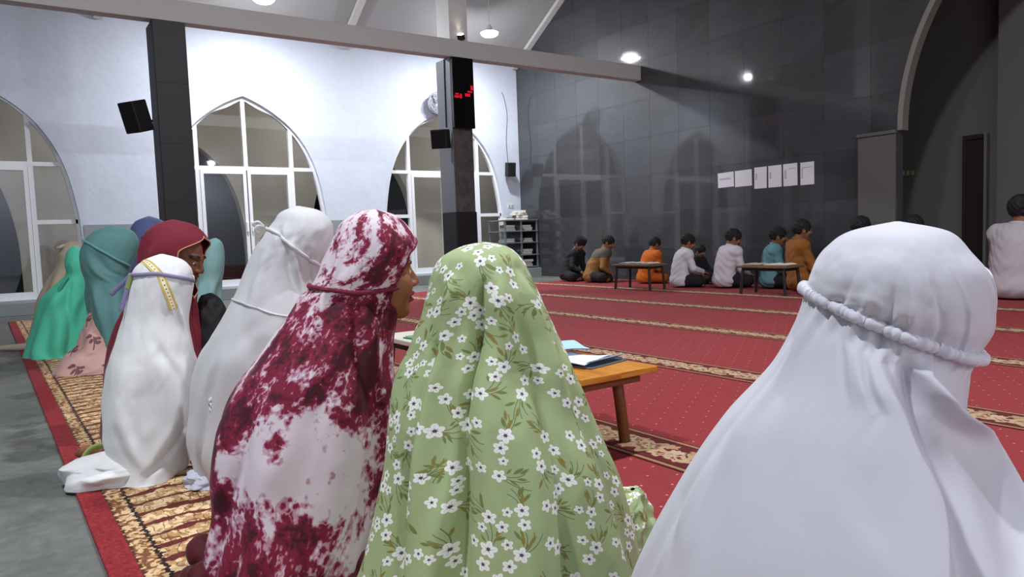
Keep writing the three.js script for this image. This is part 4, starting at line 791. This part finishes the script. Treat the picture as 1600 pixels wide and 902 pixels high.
// tie-dyed veil
{
  const rows = [[583, 327, 588, 327, .003, .003], [556, 333, 618, 337, .055, .055], [532, 350, 638, 356, .085, .085], [517, 380, 652, 382, .105, .105], [506, 408, 646, 410, .112, .112], [496, 430, 634, 432, .112, .112], [486, 446, 625, 447, .108, .108], [470, 462, 622, 466, .11, .11], [455, 487, 621, 490, .125, .12], [432, 520, 616, 524, .145, .13], [405, 557, 612, 560, .17, .14], [372, 598, 614, 602, .19, .16], [348, 640, 614, 645, .205, .18], [336, 685, 614, 690, .215, .19], [332, 735, 612, 738, .22, .2], [334, 785, 606, 788, .23, .21], [325, 840, 598, 842, .245, .22], [318, 882, 590, 886, .25, .23], [320, 905, 588, 908, .255, .24]];
  const face = 104, opn = [48, .13, .2, .40, .47];
  const layout = drapery({ rows, dep: 1.79, face });
  const dark = [[640, 375, 14, 10, 1], [610, 350, 30, 14, .7], [585, 425, 38, 28, .8], [600, 400, 22, 40, .6], [500, 470, 42, 26, 1], [455, 510, 40, 34, .9], [540, 500, 60, 34, .8], [600, 490, 22, 40, 1], [470, 560, 60, 40, .75], [560, 560, 60, 40, .75], [360, 640, 26, 60, 1], [340, 740, 30, 80, 1], [570, 605, 40, 36, 1.1], [595, 680, 34, 50, 1.1], [585, 760, 34, 40, .9], [440, 660, 24, 26, .7], [410, 580, 28, 30, .8], [490, 700, 20, 18, .6], [385, 760, 40, 40, .7], [450, 790, 50, 34, .8], [520, 830, 60, 30, .7], [400, 850, 80, 30, 1], [340, 870, 40, 30, 1.1], [560, 880, 60, 26, .9], [520, 375, 12, 14, .35], [540, 370, 14, 16, .5], [620, 440, 10, 40, .9], [480, 430, 14, 24, .6]].map(([x, y, a, b, s]) => { const w = layout.toST(x, y), l = layout.toST(x - a, y), r = layout.toST(x + a, y), u = layout.toST(x, y - b), v = layout.toST(x, y + b); return [w[0], w[1], Math.max(8, (r[0] - l[0]) / 2), Math.max(.012, (v[1] - u[1]) / 2), s]; });
  const pale = [[535, 430, 12, 60, .9], [575, 385, 14, 18, .6], [470, 620, 30, 30, .5], [500, 650, 50, 60, .9], [540, 740, 40, 60, .8], [450, 720, 40, 30, .6], [390, 690, 26, 40, .6], [590, 540, 10, 40, .7], [560, 690, 16, 40, .5], [420, 810, 20, 16, .4]].map(([x, y, a, b, s]) => { const w = layout.toST(x, y), l = layout.toST(x - a, y), r = layout.toST(x + a, y), u = layout.toST(x, y - b), v = layout.toST(x, y + b); return [w[0], w[1], Math.max(8, (r[0] - l[0]) / 2), Math.max(.012, (v[1] - u[1]) / 2), s]; });
  const wrapA = a => { while (a > 180) a -= 360; while (a < -180) a += 360; return a; };
  const dye = dataTex(1024, (u, v) => {
    const th = wrapA(u * 360), t = 1 - v; let L = Math.abs(th) > 95 ? .45 : .26;
    for (const [a, b, c, e, s] of dark) { const x = wrapA(th - a) / c, y = (t - b) / e, q = x * x + y * y; if (q < 9) L += .40 * s * Math.exp(-q * .8); }
    for (const [a, b, c, e, s] of pale) { const x = wrapA(th - a) / c, y = (t - b) / e, q = x * x + y * y; if (q < 9) L -= .32 * s * Math.exp(-q * .8); }
    const n1 = fbm(th / 13 + 40, t * 23, 4), n2 = fbm(th / 3 + 9, t * 120, 3), n3 = fbm(th / 22, t * 15 + 7, 3), vein = Math.abs(fbm(th / 6 + 3, t * 44 + 8, 3) - .5) * 2;
    const x = L + 1.8 * (n1 - .5) + .7 * (n2 - .5) + .35 * (n3 - .5) - .22 * (1 - sstep(0, .16, vein));
    const m = sstep(.40, .60, x), k = sstep(.72, 1.05, x + .35 * (n3 - .5)), halo = sstep(.22, .45, x) * .38;
    const A = [224, 212, 220], B = [128, 20, 54], Cc = [62, 8, 28], q = Math.max(m, halo);
    return [0, 1, 2].map(i => lerp(lerp(A[i], B[i], q), Cc[i], k * .85));
  });
  const mat = fabric(0xffffff, { map: dye });
  const p = veiled({
    label: 'person in maroon and white tie-dyed veil, face in profile', dep: 1.79, face, k: 1.0, head: [583, 432], hs: 1.04, pitch: -.05, yaw: 0, param: true, open: opn, rimMat: fabric(0x7c1f3c), rimR: .002, seed: 5, rows, mat, res: [260, 200], rough: .006, skin: '#94603f',
    folds: [{ path: [[540, 360], [525, 430], [490, 520], [430, 640]], amp: .012, wl: 6, wr: 5 }, { path: [[556, 360], [548, 430]], amp: -.008, wl: 4, wr: 5 }, { path: [[565, 470], [585, 560], [600, 640]], amp: .014, wl: 5, wr: 8 }, { path: [[550, 470], [565, 560], [580, 640]], amp: -.012, wl: 6, wr: 4 },
      { path: [[400, 600], [390, 680], [360, 800], [350, 890]], amp: -.016, wl: 5, wr: 7 }, { path: [[470, 640], [420, 760], [400, 890]], amp: .010, wl: 9, wr: 9 }, { path: [[560, 700], [540, 800], [480, 890]], amp: -.012, wl: 8, wr: 8 }],
    waves: [{ n: 8, amp: .006, t0: .5, twist: 30 }, { n: 17, amp: .004, t0: .8, twist: 80 }],
  });
  const band = p.d.path([[486, 446], [520, 449], [560, 453], [600, 450], [622, 447]], .004, 60);
  mesh('twisted_tie', p.inv(tubeAlong(band, u => .0055 * (1 + .2 * Math.sin(u * 130)), false, 10)), fabric(0x7c1f3c), p.veil);
  // bunched hem on the floor
  const hem = []; for (let i = 0; i <= 70; i++) { const th = -110 + i / 70 * 200; const q = p.d.surf(th, .985, .012 + .012 * Math.sin(i * .7)); q.y = .042 + .012 * Math.sin(i * .45); hem.push(q); }
  mesh('bunched_hem', p.inv(tubeAlong(hem, u => .026 * (1 + .3 * Math.sin(u * 40) + .2 * Math.sin(u * 93)), false, 16)), fabric(0xffffff, { map: (() => { const t = dye.clone(); t.repeat.set(1, 1); t.offset.set(.62, .1); t.needsUpdate = true; return t; })(), color: 0x9a4462 }), p.g);
}
// white sheer veil with shoulder ruffle
{
  const mat = fabric(0xcfd0d2, { roughness: .75 });
  const p = veiled({
    label: 'person in sheer white veil with tied cord and gathered shoulder seam', dep: 2.5, face: 130, keepIn: true, open: [36, 0.1333, 0.2, 0.3667, 0.4267], k: 1.0, head: [470, 390], pitch: .3, seed: 21, mat, res: [180, 140], rough: .006, back: .04,
    rows: [[462, 322, 468, 322, .003, .003], [438, 332, 500, 330, .07, .07], [425, 349, 518, 350, .1, .1], [413, 364, 521, 372, .115, .115], [401, 382, 518, 396, .12, .12], [392, 398, 511, 418, .12, .12], [381, 423, 506, 440, .125, .12], [367, 458, 511, 466, .15, .14], [346, 500, 520, 505, .18, .16], [329, 530, 528, 535, .2, .17], [313, 563, 536, 570, .22, .19], [301, 605, 546, 610, .23, .2], [297, 650, 552, 655, .24, .22], [293, 690, 555, 695, .25, .24], [300, 722, 552, 727, .26, .26], [312, 748, 548, 752, .27, .27]],
    folds: [{ path: [[436, 360], [448, 400], [462, 450]], amp: -.014, wl: 5, wr: 4, in: .04 }, { path: [[456, 380], [462, 420], [478, 470]], amp: .014, wl: 4, wr: 5, in: .04 }, { path: [[420, 390], [405, 440], [380, 520]], amp: .010, wl: 8, wr: 8 }, { path: [[480, 395], [490, 430], [500, 470]], amp: -.012, wl: 4, wr: 4, in: .04 }, { path: [[345, 560], [325, 640], [318, 740]], amp: -.022, wl: 4, wr: 6 }, { path: [[385, 520], [375, 620], [370, 740]], amp: .012, wl: 10, wr: 9 }],
    waves: [{ n: 7, amp: .01, t0: .55 }],
  });
  mesh('tie_cord', p.inv(tubeAlong(p.d.path([[412, 357], [428, 362], [448, 378], [470, 396], [492, 410], [508, 424]], .004, 40), .006, false, 8, .7)), fabric(0xdcdcde), p.veil);
  for (const s of [0, 1]) { const a = at(412, 354, 2.42), pts = smoothLine([a.clone(), at(403, 347 + s * 6, 2.40), at(396 + s * 3, 350 + s * 9, 2.40), at(404, 358 + s * 6, 2.41)], 20); mesh('bow_loop', p.inv(tubeAlong(pts, .005, false, 6)), fabric(0xdcdcde), p.veil); }
  mesh('gathered_seam', p.inv(tubeAlong(p.d.path([[366, 466], [385, 470], [405, 476], [425, 483], [448, 488], [470, 488]], .003, 90), u => .0032 * (1 + .4 * Math.sin(u * 190)), false, 8)), fabric(0xd4d5d8), p.veil);
  
  const e = p.d.toST(331, 620), c0 = p.d.surf(e[0], e[1], .003); const emb = []; for (let i = 0; i < 5; i++) { const s = new THREE.SphereGeometry(.008, 8, 6); s.scale(1, 1, .4); const q = p.d.surf(e[0] + Math.cos(i * 1.26) * 2.2, e[1] + Math.sin(i * 1.26) * .012, .003); s.translate(q.x, q.y, q.z); emb.push(s); }
  mesh('embroidered_flower', p.inv(mergeAll(emb)), std(0xe8e9ee, .8), p.veil); const cs = new THREE.SphereGeometry(.007, 8, 6); cs.translate(c0.x, c0.y, c0.z); mesh('embroidered_leaf', p.inv(cs), std(0x86a452, .8), p.veil);
  // hem cloth on the floor
  const hm = drapery({ dep: 2.42, face: 180, rough: .015, rows: [[318, 733, 330, 733, .01, .01], [300, 738, 345, 740, .05, .06], [292, 744, 352, 748, .08, .1], [289, 752, 356, 756, .1, .12]], waves: [{ n: 6, amp: .006, t0: .1, twist: 50 }] });
  mesh('skirt_hem', p.inv(hm.geometry(60, 20)), fabric(0xc9cad8), p.g);
}
// small girl in white with a gold-trimmed band
{
  const mat = fabric(0xdfe1e0);
  const p = veiled({
    label: 'small person in white veil with gold ribbon and purple-green tie', dep: 2.6, face: 135, keepIn: true, open: [36, 0.1667, 0.25, 0.3833, 0.45], k: .93, head: [254, 458], pitch: .2, seed: 31, mat, res: [180, 140], rough: .006, back: .03,
    rows: [[250, 397, 255, 397, .003, .003], [226, 406, 284, 405, .065, .065], [208, 422, 300, 420, .095, .095], [204, 440, 302, 438, .108, .105], [198, 468, 298, 465, .115, .11], [191, 503, 295, 500, .12, .115], [178, 540, 302, 542, .15, .13], [167, 572, 308, 570, .175, .15], [160, 610, 305, 612, .19, .16], [155, 648, 300, 652, .2, .18], [157, 682, 298, 690, .21, .2], [165, 710, 296, 716, .22, .22], [160, 735, 294, 740, .24, .24]],
    folds: [{ path: [[240, 520], [262, 560], [288, 620]], amp: -.010, wl: 10, wr: 8 }, { path: [[190, 620], [200, 670], [225, 715]], amp: .014, wl: 10, wr: 10 }, { path: [[285, 560], [270, 640], [235, 700]], amp: .010, wl: 8, wr: 8 }, { path: [[292, 660], [265, 690], [230, 720]], amp: -.014, wl: 8, wr: 7 }, { path: [[275, 470], [285, 510], [300, 560]], amp: .012, wl: 5, wr: 6 }],
    waves: [{ n: 5, amp: .006, t0: .5 }],
  });
  const gold = canvasTex(256, 64, (g, w, h) => { g.fillStyle = '#c9ad5c'; g.fillRect(0, 0, w, h); g.fillStyle = '#efe6c0'; g.fillRect(0, 18, w, 28); g.fillStyle = '#6b5a2a'; for (let i = 0; i < 8; i++) { g.beginPath(); g.arc((i + .5) * w / 8, 32, 6, 0, 7); g.fill(); } });
  { // ribbon laid on the hood
    const a = [[214, 408], [226, 412], [238, 424], [250, 446], [258, 466], [263, 482]], L = p.d.path(a, .004, 40), Rr = p.d.path(a.map(q => [q[0] + 12, q[1] - 4]), .004, 40), pos = [], uv = [], idx = [];
    for (let i = 0; i < L.length; i++) { pos.push(L[i].x, L[i].y, L[i].z, Rr[i].x, Rr[i].y, Rr[i].z); uv.push(i / 40 * 2.2, 0, i / 40 * 2.2, 1); if (i) idx.push(2 * i - 2, 2 * i - 1, 2 * i, 2 * i - 1, 2 * i + 1, 2 * i); }
    const g = new THREE.BufferGeometry(); g.setAttribute('position', new THREE.Float32BufferAttribute(pos, 3)); g.setAttribute('uv', new THREE.Float32BufferAttribute(uv, 2)); g.setIndex(idx); g.computeVertexNormals();
    mesh('gold_ribbon', p.inv(g), std(0xffffff, .6, { map: gold, side: THREE.DoubleSide }), p.veil);
  }
  mesh('tie_ribbon', p.inv(tubeAlong(p.d.path([[205, 430], [222, 428], [245, 427], [270, 431], [300, 439]], .005, 40), .007, false, 8, .6)), std(0x8f8aa8, .8), p.veil);
  for (const [pts, c] of [[[[204, 430], [200, 442], [196, 462], [190, 486]], 0x8d7fa8], [[[204, 431], [195, 440], [182, 452], [174, 461]], 0x76719a], [[[205, 428], [203, 436], [200, 446], [199, 452]], 0x8aa05a]]) mesh('tie_end', p.inv(tubeAlong(smoothLine(pts.map(q => at(q[0], q[1], 2.52)), 20), .008, false, 8, .5)), std(c, .8), p.veil);
  // cloth spread on the floor, and the bare foot
  const hm = drapery({ dep: 2.52, face: 180, rough: .012, seed: 4, rows: [[212, 700, 222, 700, .01, .01], [160, 708, 262, 706, .06, .06], [125, 718, 278, 712, .1, .1], [104, 728, 282, 720, .12, .13], [94, 738, 278, 732, .13, .15], [97, 748, 262, 742, .13, .15]], folds: [{ path: [[190, 704], [170, 722], [150, 746]], amp: .012, wl: 12, wr: 9 }, { path: [[230, 704], [225, 722], [215, 744]], amp: -.012, wl: 10, wr: 9 }], waves: [{ n: 5, amp: .008, t0: .2, twist: 60 }] });
  mesh('spread_hem', p.inv(hm.geometry(90, 30)), mat, p.g);
  const foot = surfaceNet((x, y, z) => smin(cap(x, y, z, [0, .03, 0], [-.09, .022, .015], .03, .024), cap(x, y, z, [-.09, .022, .015], [-.13, .014, .02], .02, .012), .02), [-.17, -.01, -.06], [.06, .08, .07], .006); const f0 = at(162, 694, 2.72); foot.rotateY(.5); foot.translate(f0.x, .02, f0.z); mesh('bare_foot', p.inv(foot), std(SKIN, .6), p.g);
  const tr = p.inv(tubeAlong(smoothLine([at(118, 742, 2.62), at(128, 722, 2.64), at(142, 702, 2.66), at(170, 694, 2.7)], 24), .012, false, 8, .5)); mesh('green_trim', tr, std(0x9aa860, .8), p.g);
}
// maroon veil, face visible
{
  const mat = fabric(0x711326);
  const p = veiled({
    label: 'person in plain maroon veil looking down, brown face visible', dep: 3.2, face: 62, k: 1.0, head: [280, 402], hs: 1.12, pitch: .38, yaw: 0, seed: 41, mat, res: [150, 120], open: [56, .17, .27, .44, .52], rimMat: std(0xb98a6c, .8), rimR: .003, skin: '#7a4c36', back: 0,
    rows: [[268, 343, 272, 343, .003, .003], [240, 352, 304, 352, .075, .075], [223, 370, 322, 369, .11, .105], [215, 392, 328, 388, .125, .115], [213, 415, 323, 412, .128, .115], [212, 438, 314, 436, .125, .11], [206, 460, 308, 460, .125, .11], [194, 486, 308, 488, .15, .125], [178, 518, 312, 522, .18, .15], [167, 552, 316, 556, .2, .17], [160, 585, 318, 590, .22, .19], [156, 640, 320, 640, .24, .21], [154, 690, 322, 690, .25, .23]],
    folds: [{ path: [[240, 380], [218, 460], [185, 560]], amp: .016, wl: 8, wr: 8 }, { path: [[255, 420], [235, 500], [220, 640]], amp: -.016, wl: 8, wr: 8 }], waves: [{ n: 6, amp: .009, t0: .5 }],
  });
  const sd = drapery({ dep: 3.3, face: 180, rough: .01, rows: [[326, 458, 332, 458, .01, .01], [312, 466, 345, 468, .05, .05], [305, 485, 354, 488, .08, .08], [302, 515, 357, 518, .1, .1], [300, 560, 356, 562, .12, .12], [298, 690, 354, 690, .15, .15]] });
  mesh('black_sleeve', p.inv(sd.geometry(50, 40)), fabric(0x0e0d10, { sheen: 0 }), p.g);
}
// teal veil over a pink skirt
{
  const p = veiled({
    label: 'person in dusty teal veil with tied cord and pink skirt', dep: 4.9, face: 150, keepIn: true, open: [36, 0.16, 0.24, 0.42, 0.5], k: 1.06, head: [172, 402], pitch: .2, seed: 51, mat: fabric(0x568583), res: [120, 100],
    rows: [[172, 352, 177, 352, .003, .003], [146, 362, 206, 360, .09, .09], [131, 378, 217, 376, .13, .13], [124, 398, 215, 396, .14, .14], [126, 420, 206, 418, .14, .135], [132, 438, 200, 438, .14, .13], [134, 460, 202, 460, .16, .14], [138, 488, 210, 490, .19, .16], [146, 518, 218, 520, .2, .18], [154, 550, 224, 552, .21, .2], [158, 568, 226, 570, .21, .21]],
    folds: [{ path: [[150, 395], [165, 420], [190, 432]], amp: -.016, wl: 12, wr: 10 }, { path: [[140, 405], [155, 430], [180, 444]], amp: .014, wl: 10, wr: 10 }, { path: [[150, 450], [160, 500], [172, 560]], amp: .02, wl: 10, wr: 12 }], waves: [{ n: 6, amp: .01, t0: .5 }],
  });
  mesh('tie_cord', p.inv(tubeAlong(p.d.path([[125, 375], [140, 381], [160, 393], [180, 405], [200, 416]], .006, 30), .009, false, 8)), fabric(0x5f9494), p.veil);
  const pinkTex = canvasTex(256, 256, (g, w, h) => { g.fillStyle = '#c79f95'; g.fillRect(0, 0, w, h); g.strokeStyle = '#6d4a4c'; g.lineWidth = 5; for (let i = 0; i < 4; i++) { const x = (i % 2) * 128 + 50 + (i > 1 ? 40 : 0), y = i > 1 ? 170 : 50; g.beginPath(); g.moveTo(x, y + 50); g.quadraticCurveTo(x + 6, y + 20, x, y - 10); g.stroke(); for (let k = 0; k < 7; k++) { g.fillStyle = '#754d50'; g.beginPath(); g.ellipse(x + 22 * Math.cos(k), y + 18 * Math.sin(k * 1.3), 11, 7, k, 0, 7); g.fill(); } } }, [2.6, 2.6]);
  const sk = drapery({ dep: 4.86, face: 180, rough: .012, seed: 6, rows: [[150, 478, 160, 478, .02, .02], [138, 492, 178, 494, .10, .10], [128, 520, 190, 522, .15, .15], [118, 545, 200, 546, .18, .18], [96, 562, 206, 564, .22, .2], [80, 573, 208, 577, .24, .22]], waves: [{ n: 6, amp: .012, t0: .3 }] });
  mesh('pink_skirt', p.inv(sk.geometry(80, 50)), fabric(0xffffff, { map: pinkTex }), p.g);
}
// mint green, beige, blue and pale teal veils further along the row
{
  const p = veiled({ label: 'person in bright mint green veil sitting on the runner', dep: 5.7, face: 150, keepIn: true, open: [36, 0.1333, 0.2, 0.3111, 0.3778], k: .96, head: [117, 420], pitch: .35, seed: 61, mat: fabric(0x4fbf9c), res: [110, 90], rows: [[114, 384, 118, 384, .003, .003], [104, 394, 134, 393, .09, .09], [100, 412, 140, 410, .13, .12], [102, 430, 142, 430, .14, .13], [84, 446, 144, 446, .17, .15], [66, 466, 144, 468, .2, .17], [58, 494, 142, 496, .22, .19], [50, 522, 140, 524, .24, .22], [42, 545, 136, 548, .26, .25], [38, 555, 134, 557, .28, .27]], folds: [{ path: [[95, 450], [90, 500], [84, 550]], amp: .03, wl: 14, wr: 14 }, { path: [[110, 440], [108, 500], [108, 552]], amp: -.03, wl: 10, wr: 10 }], waves: [{ n: 7, amp: .014, t0: .5 }] });
  mesh('tie_end', p.inv(tubeAlong(smoothLine([at(106, 434, 5.55), at(98, 444, 5.5), at(90, 462, 5.48), at(88, 470, 5.47)], 16), .012, false, 6)), fabric(0x2f9a7c), p.veil);
  const b = veiled({ label: 'person in beige veil, farthest along the runner', dep: 6.3, face: 160, keepIn: true, open: [36, 0.1125, 0.1875, 0.3375, 0.4125], k: 1.02, head: [112, 412], pitch: .2, seed: 71, mat: fabric(0xb0a48c), res: [100, 80], rows: [[110, 377, 115, 377, .003, .003], [97, 384, 132, 383, .1, .1], [90, 398, 138, 397, .14, .13], [88, 415, 138, 415, .15, .14], [74, 440, 136, 440, .18, .16], [60, 468, 134, 468, .21, .18], [52, 500, 132, 500, .23, .2], [42, 530, 128, 530, .25, .24], [34, 540, 126, 541, .27, .26]], waves: [{ n: 6, amp: .014, t0: .4 }] });
  mesh('tie_end', b.inv(tubeAlong(smoothLine([at(100, 384, 6.2), at(95, 386, 6.15), at(90, 388, 6.15)], 10), .014, false, 6)), fabric(0xb8ad96), b.veil);
  mesh('trailing_hem', b.inv(tubeAlong(smoothLine([[52, 538], [35, 540], [15, 543], [-8, 547]].map(q => { const v = at(q[0], q[1], 6.0); v.y = .03; return v; }), 30), u => .04 - .022 * u, false, 10, 1)), fabric(0xb6ab94), b.g);
  veiled({ label: 'person in slate blue veil, only the crown showing behind the maroon veil', dep: 5.7, face: 20, k: 1.1, head: [233, 390], seed: 81, mat: fabric(0x4f5c86), res: [90, 80], open: [45, .2, .28, .5, .6], rows: [[231, 338, 235, 338, .003, .003], [212, 346, 256, 346, .09, .09], [202, 362, 266, 362, .13, .13], [200, 382, 268, 382, .14, .14], [202, 402, 266, 402, .14, .13], [198, 424, 272, 424, .16, .15], [186, 452, 284, 452, .2, .18], [176, 490, 290, 490, .24, .22], [170, 535, 294, 535, .27, .25], [168, 548, 296, 549, .28, .27]], waves: [{ n: 6, amp: .012, t0: .5 }] });
  veiled({ label: 'person in pale aqua veil seen past the maroon-veiled face', dep: 5.3, face: 165, keepIn: true, open: [36, 0.15, 0.25, 0.425, 0.525], k: .95, head: [331, 422], seed: 91, mat: fabric(0x7fa9a6), res: [90, 80], rows: [[334, 372, 338, 372, .003, .003], [318, 380, 347, 379, .09, .09], [308, 396, 351, 394, .12, .12], [306, 415, 351, 414, .13, .13], [306, 436, 348, 436, .13, .12], [300, 456, 345, 455, .16, .14], [292, 490, 348, 488, .2, .18], [284, 530, 352, 528, .24, .22], [280, 562, 356, 562, .26, .25]], waves: [{ n: 6, amp: .012, t0: .5 }] });
}
renderer.render(scene, camera);
